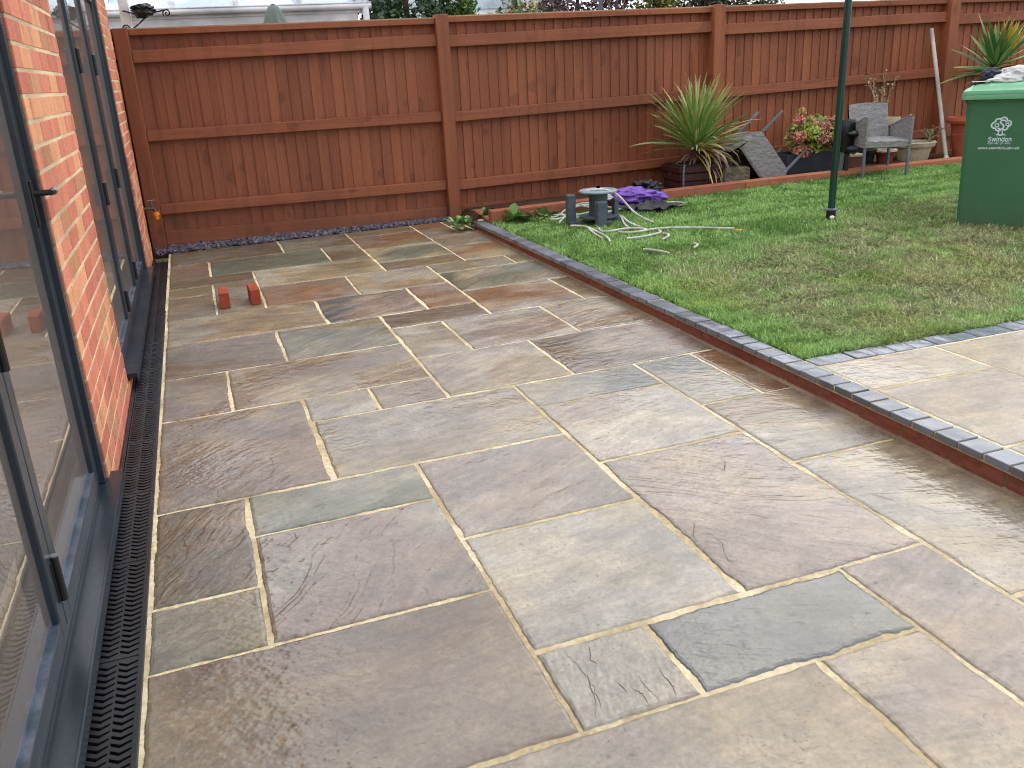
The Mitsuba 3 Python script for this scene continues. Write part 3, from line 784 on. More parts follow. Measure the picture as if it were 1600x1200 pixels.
# ================================================================ FENCE
fe = thing('wooden_fence', 'red-brown stained closeboard fence along the back of the garden', 'fence')
POSTS = [-3.7, -1.01, 1.665, 4.385, 7.08, 9.8, 12.5]
BASE = lambda s: 0.02 + 0.13 * sms(2.0, 7.0, s)   # the ground rises to the right
for s in POSTS:
    put('post', fbox(s - 0.056, s + 0.056, 8.165, 8.312, -0.05, 1.845 + 0.02 * (s > 0), 0.004), 'mat_fence', fe, tone=(float(0.2 + 0.5 * rng.random()), 0.0))
for k in range(len(POSTS) - 1):
    a, b = POSTS[k] + 0.058, POSTS[k + 1] - 0.058
    pn = f'{fe}__panel' + (f'_{k:03d}' if k else '')
    za, zb = BASE(a), BASE(b)
    zt = 1.83 + (0.012 if k < 2 else 0.022)
    n = int(round((b - a) / 0.0945))
    w = (b - a) / n
    for j in range(n):
        s0 = a + j * w
        # feather edge: thick at the left, tucked under the next board at the right
        z0 = BASE(s0) + 0.135
        t1, t2 = 8.295 + 0.0015 * rng.normal(), 8.3015
        P = np.array([[s0, t1 - 0.004], [s0 + w + 0.006, t2], [s0 + w + 0.006, t2 + 0.005], [s0, t1 + 0.012]])
        h1 = zt - 0.006
        v = np.vstack([np.c_[P, np.full(4, z0)], np.c_[P, np.full(4, h1)]])
        f = [[0, 1, 5], [0, 5, 4], [1, 2, 6], [1, 6, 5], [2, 3, 7], [2, 7, 6], [3, 0, 4], [3, 4, 7], [4, 5, 6], [4, 6, 7], [0, 2, 1], [0, 3, 2]]
        put('board', move(trimesh.Trimesh(v, f, process=False), rotz(FA)), 'mat_fence', pn, tone=(float(rng.random()), 0.0))
    for (ra, rb, ha) in ((1.575, 1.605, 0.098), (0.945, 0.955, 0.088), (0.325, 0.335, 0.086)):
        put('rail', fbox(a, b, 8.215, 8.28, ra + (za - 0.02) * (ra < 1.5) + (0.018 if k > 1 and ra > 1.5 else 0), ra + ha + (za - 0.02) * (ra < 1.5) + (0.018 if k > 1 and ra > 1.5 else 0), 0.004, z0b=rb + (zb - 0.02) * (ra < 1.5) + (0.018 if k > 1 and ra > 1.5 else 0)), 'mat_fence', pn, tone=(float(rng.random()), 1.0))
    put('top_rail', fbox(a, b, 8.225, 8.2825, zt - 0.052, zt - 0.004, 0.003), 'mat_fence', pn, tone=(float(rng.random()), 1.0))
    put('capping', fbox(a - 0.002, b + 0.002, 8.23, 8.315, zt - 0.0038, zt + 0.004), 'mat_cut_wood', pn)
    put('gravel_board', fbox(a, b, 8.268, 8.296, za - 0.08, za + 0.15, 0.003, z0b=zb - 0.08), 'mat_fence', pn, tone=(float(rng.random()), 1.0))

# slate chippings in the wedge between the paving and the fence
cm = []
for _ in range(1500):
    x = rng.uniform(-0.44, 2.2)
    ymax = (8.27 - 0.0742 * x) / 0.9972
    yv = 7.985 + (ymax - 7.985) * rng.random()
    if ymax - 7.985 < 0.02:
        continue
    s = rng.uniform(0.012, 0.028)
    m = trimesh.creation.icosahedron()
    q = m.vertices * np.array([s, s * rng.uniform(.5, .9), s * 0.3]) + rng.normal(size=(12, 3)) * s * 0.14
    q = q @ rotz(rng.uniform(0, 6.3)).T @ rotx(rng.normal() * 0.5).T @ roty(rng.normal() * 0.4).T
    cm.append(trimesh.Trimesh(q + [x, yv, slope(x, yv) - 0.005 + rng.uniform(0, 0.022)], m.faces, process=False))
put('slate_chippings', cat(*cm), 'mat_chips', kind='stuff')
labels['slate_chippings'].update(label='purple-grey slate chippings in a strip at the foot of the fence', category='gravel')

# ================================================================ LAWN, BED, SLEEPERS
ydmax = lambda x, d: (d - 0.0742 * x) / 0.9972


def lawn_sheet():
    X, S = np.meshgrid(np.linspace(2.325, 10, 70), np.linspace(0, 1, 60), indexing='ij')
    Y = 2.885 + S * (ydmax(X, 7.36) - 2.885)
    Z = lawn_z(X, Y) - 0.012 + 0.012 * (meshkit.fbm(np.stack([X * 2, Y * 2, X * 0], -1), 3, 4) - 0.5)
    v = np.stack([X, Y, Z], -1).reshape(-1, 3)
    i = np.arange(70 * 60).reshape(70, 60)
    a, b, c, d = i[:-1, :-1].ravel(), i[1:, :-1].ravel(), i[1:, 1:].ravel(), i[:-1, 1:].ravel()
    return trimesh.Trimesh(v, np.vstack([np.stack([a, b, c], 1), np.stack([a, c, d], 1)]), process=False)


put('lawn', lawn_sheet(), 'mat_lawn', kind='structure')
X, S = np.meshgrid(np.linspace(1.75, 12, 80), np.linspace(0, 1, 14), indexing='ij')
Y = ydmax(X, 7.34) + S * (ydmax(X, 8.3) - ydmax(X, 7.34))
Zb = np.where(X < 2.35, 0.012, 0) + np.where(X >= 2.35, lawn_z(X, Y * 0 + 7) + 0.01, 0) + 0.03 * (meshkit.fbm(np.stack([X * 5, Y * 5, X * 0], -1), 3, 9) - 0.5)
v = np.stack([X, Y, Zb], -1).reshape(-1, 3)
ii = np.arange(80 * 14).reshape(80, 14)
a, b, c, d = ii[:-1, :-1].ravel(), ii[1:, :-1].ravel(), ii[1:, 1:].ravel(), ii[:-1, 1:].ravel()
put('flower_bed', trimesh.Trimesh(v, np.vstack([np.stack([a, b, c], 1), np.stack([a, c, d], 1)]), process=False), 'mat_bed', kind='structure')

sl = thing('sleeper_edging', 'red-brown timber sleepers edging the flower bed behind the lawn', 'edging')
S0 = 2.34 * FD[0] + 7.16 * FD[1]
for (s0, s1) in ((1.81, 4.25), (4.253, 6.65), (6.653, 9.1), (9.103, 11.5)):
    za, zb = [lawn_z((s * FD + FN * 7.3)[0], 7.0) + (0.105 if s < 2 else 0.072 if s < 4.3 else 0.058) for s in (s0, s1)]
    m = fbox(s0, s1, 7.33, 7.445, za - 0.2, za, 0.006, z0b=zb - 0.2)
    put('sleeper', m, 'mat_sleeper', sl, tone=(float(rng.random()), 1.0))
put('return_sleeper', move(box(-0.05, 0.05, 0, 0.66, -0.06, 0.085, 0.006), rotz(FA), fp(1.865, 7.45, 0.06)), 'mat_sleeper', sl, tone=(0.3, 0.0))


# grass: one mesh of many blades; the front of the lawn is worn and matted
def grass():
    N = 300000
    y = 2.9 + (7.3 - 2.9) * rng.random(N) ** 1.25
    x = 2.335 + rng.random(N) * (1.24 * y + 0.6 - 2.335)
    ok = (y < ydmax(x, 7.33)) & (y > 2.905)
    x, y = x[ok], y[ok]
    n = len(x)
    P = np.stack([x, y, x * 0], 1)
    patch = meshkit.fbm(P * 1.5, 4, 21)
    fine = meshkit.fbm(P * 7, 3, 22)
    worn = sms(5.6, 3.8, y + 0.8 * (patch - 0.5) * 2 - 0.22 * (x - 2.4)) * np.clip(0.8 + 1.5 * (fine - 0.5), 0, 1)
    worn *= sms(2.33, 2.9, x) * (0.55 + 0.45 * sms(2.9, 3.3, y))
    keep = ~(rng.random(n) < 0.6 * worn * (meshkit.fbm(P * 5, 2, 23) > 0.52))
    x, y, worn, patch, fine = x[keep], y[keep], worn[keep], patch[keep], fine[keep]
    n = len(x)
    L = (0.022 + 0.02 * rng.random(n) ** 1.5) * (1 + 0.3 * (patch - 0.5)) * (1 + 0.2 * worn)
    L = np.where((y < 3.0) | (x < 2.42), L * 1.15, L)
    W = 0.002 + 0.0022 * rng.random(n) ** 2 + 0.0004 * (y - 2.9)
    # tufts lean together
    az = 6.28 * meshkit.noise(P[:len(keep)][keep] * 3.1, 31) * 1.6 + rng.normal(size=n) * 1.1
    lean = np.clip(0.75 + 0.35 * rng.normal(size=n) + 0.55 * worn, 0.05, 1.5)
    dx, dy = np.cos(az), np.sin(az)
    b = np.stack([x, y, lawn_z(x, y) - 0.014], 1)
    side = np.stack([-dy, dx, 0 * dx], 1) * W[:, None]
    out = np.stack([dx, dy, 0 * dx], 1)
    up = np.array([0, 0, 1.0])
    m1 = b + out * (L * 0.45 * np.sin(lean * 0.6))[:, None] + up * (L * 0.55 * np.cos(lean * 0.6) + 0.006)[:, None]
    tip = b + out * (L * np.sin(lean))[:, None] + up * (L * np.cos(lean) + 0.008)[:, None]
    v = np.stack([b - side, b + side, m1 + side * 0.8, m1 - side * 0.8, tip], 1).reshape(-1, 3)
    k = np.arange(n)[:, None] * 5
    f = np.concatenate([k + [0, 1, 2], k + [0, 2, 3], k + [3, 2, 4]], 0)
    g1, g2, g3 = [np.array(LIN(c)) for c in ((130, 166, 92), (154, 186, 116), (108, 148, 82))]
    r = rng.random(n)[:, None]
    col = g1 * (1 - r) + g2 * r
    t = sms(0.45, 0.7, patch)[:, None]
    col = col * (1 - 0.5 * t) + g3 * 0.5 * t
    dry1, dry2, dry3 = [np.array(LIN(c)) for c in ((184, 178, 142), (160, 162, 118), (142, 132, 110))]
    pick = rng.random(n)[:, None]
    dry = np.where(pick < 0.35, dry1, np.where(pick < 0.75, dry2, dry3))
    wv = np.clip(worn[:, None] * 1.0 - 0.25 * rng.random(n)[:, None], 0, 0.88)
    col = col * (1 - wv) + dry * wv
    yel = (sms(0.56, 0.7, meshkit.fbm(P[:len(keep)][keep] * 2.3 + 40, 3, 61)) * sms(5.0, 4.2, y))[:, None] * 0.18
    col = col * (1 - yel) + np.array(LIN((176, 178, 86))) * yel
    col *= (0.58 + 0.95 * rng.random(n) ** 1.5)[:, None] * (0.8 + 0.45 * meshkit.fbm(P[:len(keep)][keep] * 22, 2, 71))[:, None]
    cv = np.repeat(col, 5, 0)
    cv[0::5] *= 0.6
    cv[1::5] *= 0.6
    # a blade is rolled, so its shading leans towards the sky
    nb = np.cross(side, tip - b)
    nb /= np.linalg.norm(nb, axis=1, keepdims=True) + 1e-12
    nb = nb * np.sign(nb[:, 2:] + 1e-9) + np.array([0, 0, 1.3])
    nb /= np.linalg.norm(nb, axis=1, keepdims=True)
    return trimesh.Trimesh(v, f, process=False), cv, np.repeat(nb, 5, 0)


gm, gc, gn = grass()
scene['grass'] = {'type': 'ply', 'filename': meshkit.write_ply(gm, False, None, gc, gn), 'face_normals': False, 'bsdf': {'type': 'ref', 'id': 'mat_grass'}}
labels['grass'] = {'kind': 'stuff'}
labels['grass'].update(label='lawn grass, bright green at the back and worn brown near the paving', category='grass')


# ================================================================ PLANTS
def straps(parent, origin, n, length, width, el, az, cols, droop=0.6, name='leaf', tipc=None, seg=7):
    """Long strap leaves from one crown, each a part of its own."""
    for _ in range(n):
        L = length * rng.uniform(0.7, 1.1)
        a = rng.uniform(*az)
        e = rng.uniform(*el)
        t = np.linspace(0, 1, seg)
        ang = e - droop * rng.uniform(0.4, 1.2) * t ** 1.8
        dr_ = np.cumsum(np.r_[0, np.cos(ang[:-1])]) * L / (seg - 1)
        dz = np.cumsum(np.r_[0, np.sin(ang[:-1])]) * L / (seg - 1)
        out = np.array([math.cos(a), math.sin(a), 0])
        c = np.asarray(origin) + out * dr_[:, None] + np.array([0, 0, 1.0]) * dz[:, None] + rng.normal(size=3) * 0.012
        w = width * np.array([0.6] + [1.0] * (seg - 3) + [0.7, 0.12])[:seg] * rng.uniform(0.8, 1.2)
        side = np.array([-out[1], out[0], 0.0]) * 1.0
        tw = rng.normal() * 0.4
        side = side * math.cos(tw) + np.array([0, 0, 1]) * math.sin(tw)
        L_, R_ = c - side * w[:, None], c + side * w[:, None]
        mid = c - np.array([0, 0, 0.25]) * w[:, None]
        v = np.stack([L_, mid, R_], 1).reshape(-1, 3)
        f = []
        for k in range(seg - 1):
            i = k * 3
            f += [[i, i + 1, i + 4], [i, i + 4, i + 3], [i + 1, i + 2, i + 5], [i + 1, i + 5, i + 4]]
        c0 = np.array(LIN(cols[rng.integers(len(cols))])) * rng.uniform(0.8, 1.2)
        c1 = np.array(LIN(tipc)) if tipc is not None else c0
        tt = np.repeat(np.clip((t - 0.62) / 0.38, 0, 1), 3)[:, None]
        put(name, trimesh.Trimesh(v, f, process=False), 'mat_leaf', parent, color=c0 * (1 - tt * 0.8) + c1 * tt * 0.8)


def leaves(cen, size, cols, flat=0.5, seed=0):
    """Many small pointed leaves round the given centres, as one mesh with a colour per leaf."""
    g = np.random.default_rng(seed)
    n = len(cen)
    nr = g.normal(size=(n, 3)) + np.array([0, -0.4, 1.0]) * flat * 2
    nr /= np.linalg.norm(nr, axis=1, keepdims=True)
    a = np.cross(nr, g.normal(size=(n, 3)))
    a /= np.linalg.norm(a, axis=1, keepdims=True)
    b = np.cross(nr, a)
    s = (size * g.uniform(0.6, 1.3, n))[:, None]
    v = np.stack([cen - a * s, cen + b * s * 0.55 - nr * s * 0.12, cen + a * s, cen - b * s * 0.55 - nr * s * 0.12, cen + nr * s * 0.08], 1).reshape(-1, 3)
    k = np.arange(n)[:, None] * 5
    f = np.concatenate([k + [0, 4, 1], k + [1, 4, 2], k + [2, 4, 3], k + [3, 4, 0]], 0)
    cols = np.array([LIN(c) for c in cols])
    c = cols[g.integers(0, len(cols), n)] * g.uniform(0.7, 1.25, n)[:, None]
    return trimesh.Trimesh(v, f, process=False), np.repeat(c, 5, 0)


def pot(name, label, catg, prof, at, matn, soil_r=None, soil_z=None, sx=1, sy=1, group=None):
    t = thing(name, label, catg, group)
    put('bowl', move(lathe(prof, 32, sx, sy), t=at), matn, t, smooth=35)
    if soil_r:
        put('soil', move(lathe([(soil_r, soil_z), (0.001, soil_z + 0.01)], 24, sx, sy), t=at), 'mat_soil', t)
    return t


RIMPOT = lambda r, h, lip=0.02: [(0.001, 0), (r * 0.72, 0), (r * 0.9, h * 0.72), (r * 0.9 + lip * .3, h * 0.73), (r * 0.93 + lip, h * 0.76), (r + lip, h * 0.97), (r + lip * 0.6, h), (r - 0.01, h), (r * 0.9, h * 0.85)]

# cordyline in a square maroon pot
pc = thing('square_planter', 'dark maroon square planter holding the spiky cordyline', 'planter')
c0 = fp(4.0, 7.86, 0.0)
ctr = np.array([4.53, 7.5, 0])
sq = trimesh.creation.extrude_polygon(sbox(-0.235, -0.2, 0.235, 0.2), 0.01)
for (z0, z1, g) in ((0.2, 0.295, 0.93), (0.297, 0.37, 0.965), (0.372, 0.435, 1.0)):
    put('band', move(box(-0.245 * g, 0.245 * g, -0.21 * g, 0.21 * g, z0, z1, 0.008), rotz(FA), ctr), 'mat_maroon', pc)
put('strap', move(tube([(-0.205, -0.222, 0.46), (-0.215, -0.225, 0.38), (-0.213, -0.222, 0.22)], 0.009, 6), rotz(FA), ctr), 'mat_leg', pc)
put('soil', move(box(-0.22, 0.22, -0.19, 0.19, 0.43, 0.445), rotz(FA), ctr), 'mat_soil', pc)
cp = thing('cordyline', 'spiky green cordyline with drooping dead leaves in the maroon planter', 'plant')
co = np.array([4.55, 7.5, 0.58])
put('stem', tube([(4.58, 7.5, 0.44), (4.56, 7.5, 0.5), (4.55, 7.5, 0.6)], [0.06, 0.055, 0.05], 10), 'mat_bark', cp)
G1 = [(146, 178, 96), (122, 162, 86), (164, 190, 116), (104, 146, 78), (182, 190, 120)]
straps(cp, co, 170, 0.66, 0.0125, (0.55, 1.52), (0, 6.28), G1, 0.55, tipc=(168, 150, 100))
straps(cp, co, 60, 0.62, 0.011, (0.1, 0.6), (0, 6.28), G1 + [(150, 150, 84)], 0.7, tipc=(186, 150, 110))
straps(cp, co - [0, 0, .03], 60, 0.5, 0.0105, (-0.5, 0.35), (-1.9, 0.2), [(150, 124, 98), (124, 102, 82), (170, 148, 118), (108, 90, 74), (184, 168, 92)], 1.9, name='dead_leaf')
straps(cp, co - [0.03, 0, .06], 14, 0.3, 0.0095, (-0.6, 0.1), (0.2, 4.4), [(124, 104, 86), (104, 88, 74)], 1.5, name='dead_leaf')

# yucca in a tall terracotta pot behind the bin
pot('terracotta_pot', 'tall terracotta pot with a rolled rim behind the green bin', 'pot',
    [(0.001, 0), (0.16, 0), (0.2, 0.24), (0.205, 0.26), (0.2, 0.27), (0.215, 0.36), (0.225, 0.37), (0.255, 0.375), (0.265, 0.40), (0.255, 0.428), (0.23, 0.43), (0.2, 0.39)], (7.53, 7.08, 0.27), 'mat_terracotta', 0.21, 0.4)
yk = thing('yucca', 'green yucca with yellow tipped leaves rising above the wheeled bin', 'plant')
yo = np.array([7.72, 7.1, 1.16])
put('trunk', tube([(7.54, 7.08, 0.66), (7.62, 7.09, 0.9), (7.72, 7.1, 1.2)], [0.04, 0.038, 0.035], 10), 'mat_bark', yk)
G2 = [(80, 118, 64), (104, 144, 80), (120, 158, 96), (68, 104, 58)]
straps(yk, yo, 46, 0.52, 0.023, (0.2, 1.5), (0, 6.28), G2, 0.3, tipc=(140, 150, 80), seg=6)
straps(yk, yo - [0, 0, .03], 16, 0.52, 0.021, (-0.25, 0.25), (0, 6.28), G2 + [(176, 150, 70)], 0.4, tipc=(190, 160, 80), seg=6)
straps(yk, yo + [0.14, 0, 0.1], 12, 0.36, 0.022, (0.9, 1.5), (0, 6.28), [(206, 186, 70), (220, 170, 50), (180, 180, 84)], 0.2, name='yellow_leaf', tipc=(210, 170, 90), seg=6)

# hydrangea in a dark trough
tr = thing('trough_planter', 'dark grey trough planter with the pink and green hydrangea', 'planter')
tc = np.array([5.82, 7.42, 0.235])
tp_ = lambda z, e: np.array([[-0.33 - e, -0.115 - e, z], [0.33 + e, -0.115 - e, z], [0.33 + e, 0.115 + e, z], [-0.33 - e, 0.115 + e, z]])
v = np.vstack([tp_(0, 0), tp_(0.225, 0.03), tp_(0.225, 0.015), tp_(0.18, 0.012)])
f = [[0, 2, 1], [0, 3, 2]]
for k in range(3):
    for s in range(4):
        i, j = k * 4 + s, k * 4 + (s + 1) % 4
        f += [[i, j, j + 4], [i, j + 4, i + 4]]
f += [[12, 13, 14], [12, 14, 15]]
put('trough', move(trimesh.Trimesh(v, f, process=False), rotz(FA), tc), 'mat_trough', tr)
put('soil', move(box(-0.33, 0.33, -0.115, 0.115, 0.15, 0.19), rotz(FA), tc), 'mat_soil', tr)
hy = thing('hydrangea', 'pink and lime green autumn hydrangea in the dark trough', 'plant')
cen, tint = [], []
for _ in range(1500):
    while True:
        q = rng.uniform(-1, 1, 3)
        if q @ q < 1 and q @ q > 0.25:
            break
    cen.append(np.array([5.84, 7.42, 0.6]) + q * np.array([0.3, 0.2, 0.2]))
cen = np.array(cen)
lm, lc = leaves(cen, 0.036, [(156, 176, 84), (190, 200, 96), (116, 140, 64), (200, 152, 124), (176, 128, 104)], 0.6, 5)
put('leaves', lm, 'mat_leaf', hy, color=lc, kind='stuff')
for (hx, hyy, hz, hr, cl) in ((-0.24, -0.12, 0.62, 0.055, 'r'), (-0.2, -0.1, 0.48, 0.06, 'r'), (-0.22, -0.08, 0.78, 0.045, 'r'), (-0.18, -0.05, 0.85, 0.04, 'y'), (0.02, -0.14, 0.7, 0.06, 'p'), (0.17, -0.12, 0.74, 0.065, 'p'),
                             (0.0, -0.18, 0.6, 0.06, 'p'), (0.14, -0.18, 0.62, 0.06, 'g'), (-0.1, -0.16, 0.66, 0.06, 'g'), (0.24, -0.1, 0.66, 0.06, 'p')):
    q = rng.normal(size=(150, 3))
    q /= np.linalg.norm(q, axis=1, keepdims=True)
    cc = {'r': [(206, 116, 112), (190, 100, 100), (214, 146, 126), (196, 160, 110)], 'y': [(206, 176, 120), (196, 160, 110)], 'p': [(196, 146, 124), (182, 126, 110), (206, 164, 140)], 'g': [(166, 182, 84), (186, 196, 104)]}[cl]
    fm, fc = leaves(np.array([5.8 + hx, 7.4 + hyy, hz]) + q * hr * np.array([1.15, 1, .9]) * rng.uniform(0.6, 1.15, (150, 1)), 0.02, cc, 0.3, int(1000 * hr + 999 * hz))
    put('flower_head', fm, 'mat_leaf', hy, color=fc)
put('stem', cat(*[tube([(5.84 + a, 7.42, 0.4), (5.8 + a * 2, 7.36, 0.55), (5.8 + a * 3, 7.3, 0.72)], 0.006, 5) for a in (-0.08, -0.03, 0.02, 0.07)]), 'mat_bark', hy)

# other pots in the bed
bb = thing('brown_planter', 'brown rectangular planter box with a pale rim beside the washing pole', 'planter')
bc = np.array([6.2, 7.4, 0.25])
put('box', move(box(-0.15, 0.15, -0.11, 0.11, 0, 0.13, 0.006), rotz(FA), bc), 'mat_brown_box', bb)
put('rim', move(box(-0.16, 0.16, -0.12, 0.12, 0.1305, 0.16, 0.006), rotz(FA), bc), 'mat_beige_pot', bb)
pot('black_pot', 'black plastic plant pot in the shade under the wicker chair', 'pot', RIMPOT(0.105, 0.18, 0.01), (6.49, 7.42, 0.255), 'mat_black', 0.09, 0.15)
pot('small_terracotta_pot', 'small dark terracotta pot with a pale rim under the wicker chair', 'pot', RIMPOT(0.095, 0.14, 0.01), (6.66, 7.33, 0.275), 'mat_dark_terracotta', 0.08, 0.12)
put('rim', move(lathe([(0.1, 0.128), (0.116, 0.13), (0.116, 0.15), (0.09, 0.152), (0.09, 0.13)], 28), t=(6.66, 7.33, 0.275)), 'mat_beige_pot', 'small_terracotta_pot', smooth=35)
pot('beige_pot', 'wide beige bowl-shaped pot right of the wicker chair', 'pot', RIMPOT(0.195, 0.2, 0.02), (7.04, 7.35, 0.275), 'mat_beige_pot', 0.17, 0.17)
pot('tall_beige_pot', 'tall beige pot with dried stalks standing behind the wicker chair', 'pot', [(0.001, 0), (0.09, 0), (0.13, 0.4), (0.138, 0.405), (0.142, 0.45), (0.125, 0.452), (0.115, 0.42)], (6.84, 7.56, 0.27), 'mat_beige_pot', 0.11, 0.43)


def stalks(name, label, base, n, h, spread, cols, lf, seed):
    g = np.random.default_rng(seed)
    t = thing(name, label, 'plant')
    cen = []
    for k in range(n):
        a = g.uniform(0, 6.28)
        tip = np.array(base) + [math.cos(a) * spread * g.random(), math.sin(a) * spread * 0.6, h * g.uniform(0.6, 1.05)]
        mid = (np.array(base) + tip) / 2 + g.normal(size=3) * 0.02
        pts = spline([base, mid, tip], 9)
        put('stem', tube(pts, np.linspace(0.004, 0.002, 9), 5), 'mat_cane', t)
        for q in pts[3:]:
            for _ in range(lf):
                cen.append(q + g.normal(size=3) * 0.016)
    lm, lc = leaves(np.array(cen), 0.017, cols, 0.2, seed)
    put('leaves', lm, 'mat_leaf', t, color=lc, kind='stuff')
    return t


stalks('dried_plant', 'dried brown seed stalks in the tall beige pot', (6.82, 7.56, 0.7), 7, 0.45, 0.3, [(170, 140, 100), (140, 110, 84), (190, 168, 128), (110, 112, 66)], 4, 31)
stalks('trailing_plant', 'straggly plant with bare twigs at the edge of the beige bowl', (7.17, 7.28, 0.46), 6, 0.16, 0.22, [(96, 122, 58), (130, 140, 80), (168, 146, 110)], 2, 32)
pk = thing('leaning_pole', 'pale wooden pole leaning against the fence left of the bin', 'pole')
put('shaft', tube([(7.224, 7.083, 0.3), (7.298, 7.35, 0.93), (7.372, 7.62, 1.56)], 0.02, 12), 'mat_cane', pk, smooth=40)
put('end_cap', tube([(7.222, 7.076, 0.283), (7.228, 7.096, 0.33)], 0.0235, 12), 'mat_white', pk, smooth=40)

# weeds at the end of the sleeper
def weed(label, x, y, z, n, size, seed):
    g = np.random.default_rng(seed)
    t = thing('weed', label, 'weed')
    for k in range(n):
        a, e, L = g.uniform(0, 6.28), g.uniform(0.3, 1.3), size * g.uniform(0.6, 1.2)
        out = np.array([math.cos(a), math.sin(a), 0])
        s = np.linspace(0, 1, 5)
        c = np.array([x, y, z]) + g.normal(size=3) * np.array([.05, .04, .005]) + out * (L * s * math.cos(e))[:, None] + np.array([0, 0, 1]) * (L * (s * math.sin(e) - 0.35 * s ** 2))[:, None]
        w = L * 0.22 * np.array([0.25, 0.8, 1, 0.7, 0.05])
        sd = np.array([-out[1], out[0], 0])
        v = np.stack([c - sd * w[:, None], c - [0, 0, .12] * w[:, None], c + sd * w[:, None]], 1).reshape(-1, 3)
        f = []
        for i in range(0, 12, 3):
            f += [[i, i + 1, i + 4], [i, i + 4, i + 3], [i + 1, i + 2, i + 5], [i + 1, i + 5, i + 4]]
        col = np.array(LIN([(110, 150, 82), (134, 170, 106), (94, 130, 72), (160, 184, 128)][g.integers(4)]))
        put('leaf', trimesh.Trimesh(v, f, process=False), 'mat_leaf', t, color=np.tile(col, (15, 1)))


weed('leafy green weed growing between the fence post and the sleeper end', 2.14, 7.4, 0.1, 34, 0.15, 41)
weed('tall green weed on the lawn against the sleeper end', 2.56, 7.14, 0.14, 16, 0.2, 42)
weed('broad-leaved weed on the lawn near the coiled white hose', 2.82, 7.13, 0.15, 18, 0.18, 43)
weed('small weed in the bed below the fence, left of the maroon planter', 4.15, 7.75, 0.2, 16, 0.1, 44)
weed('thin grassy weed in the bed behind the sleeper end', 2.45, 7.6, 0.15, 12, 0.13, 45)


# ================================================================ CHAIRS
def chair(label, M, t0, rear=0.08):
    t = thing('wicker_chair', label, 'chair', None)
    W, D, H = 0.215, 0.25, 0.33
    add = lambda n, m, mt, **k: put(n, move(m, M, t0), mt, t, **k)
    add('seat', box(-W, W, -D, D, H - 0.065, H, 0.008), 'mat_wicker')
    # curved backrest
    u, h = np.meshgrid(np.linspace(-1, 1, 13), np.linspace(0, 1, 5), indexing='ij')
    X = u * W * 0.86 - 0.012
    Yb = D - 0.02 + 0.09 * h + 0.03 * (1 - u ** 2)
    Zb = H - 0.02 + h * (0.315 + 0.012 * (1 - u ** 2))
    out = np.stack([X, Yb, Zb], -1)
    inn = out + np.array([0, -0.028, 0.004])
    nv = 13 * 5
    v = np.vstack([out.reshape(-1, 3), inn.reshape(-1, 3)])
    i = np.arange(nv).reshape(13, 5)
    a, b, c, d = i[:-1, :-1].ravel(), i[1:, :-1].ravel(), i[1:, 1:].ravel(), i[:-1, 1:].ravel()
    f = [np.stack([a, c, b], 1), np.stack([a, d, c], 1), nv + np.stack([a, b, c], 1), nv + np.stack([a, c, d], 1)]
    for path in (i[0, :], i[-1, ::-1], i[::-1, 0], i[:, -1]):
        p, q = path[:-1], path[1:]
        f += [np.stack([p, q, nv + q], 1), np.stack([p, nv + q, nv + p], 1)]
    add('backrest', trimesh.Trimesh(v, np.vstack(f), process=False), 'mat_wicker')
    for s in (-1, 1):
        x0, x1 = sorted((s * W, s * (W - 0.022)))
        prof = [(-D, H - 0.03), (D, H - 0.03), (D + 0.03, H + rear), (-D + 0.05, H + 0.2), (-D - 0.005, H + 0.205)]
        pr = trimesh.creation.extrude_polygon(Polygon(prof), 0.022)
        pr.vertices = np.stack([x0 + pr.vertices[:, 2], pr.vertices[:, 0], pr.vertices[:, 1]], 1)
        add('armrest', pr, 'mat_wicker')
        add('arm_edge', tube([(s * (W - .015), -D - .005, H - 0.03), (s * (W - .015), -D - .012, H + 0.205), (s * (W - .015), -D + .04, H + 0.208), (s * (W - .015), D + 0.03, H + rear + 0.005)], 0.0125, 8), 'mat_wicker')
        for yy in (-D + 0.015, D - 0.015):
            add('leg', box(s * (W - 0.016) - 0.012, s * (W - 0.016) + 0.012, yy - 0.012, yy + 0.012, -0.03, H - 0.066, 0.004), 'mat_leg')
    return t


# front legs on the grass, back legs over the bed
wd = np.array([0.932, -0.361, 0])
dp = np.array([0.361, 0.932, 0])
M1 = np.stack([wd, dp, [0, 0, 1.0]], 1)
chair('grey wicker armchair standing upright at the edge of the lawn', M1, np.array([5.985, 6.555, 0.268]) + dp * 0.25)
uz = -0.78 * FD + np.array([0, 0, -0.62])
uz /= np.linalg.norm(uz)
ux = -FN
uy = np.cross(uz, ux)
ux, uz = math.cos(0.1) * ux - math.sin(0.1) * uz, math.cos(0.1) * uz + math.sin(0.1) * ux
M2 = np.stack([ux, uy, uz], 1)
chair('grey wicker armchair toppled on its side with its legs in the air', M2, np.array([5.218, 7.45, 0.462]) - uz * 0.33, 0.19)

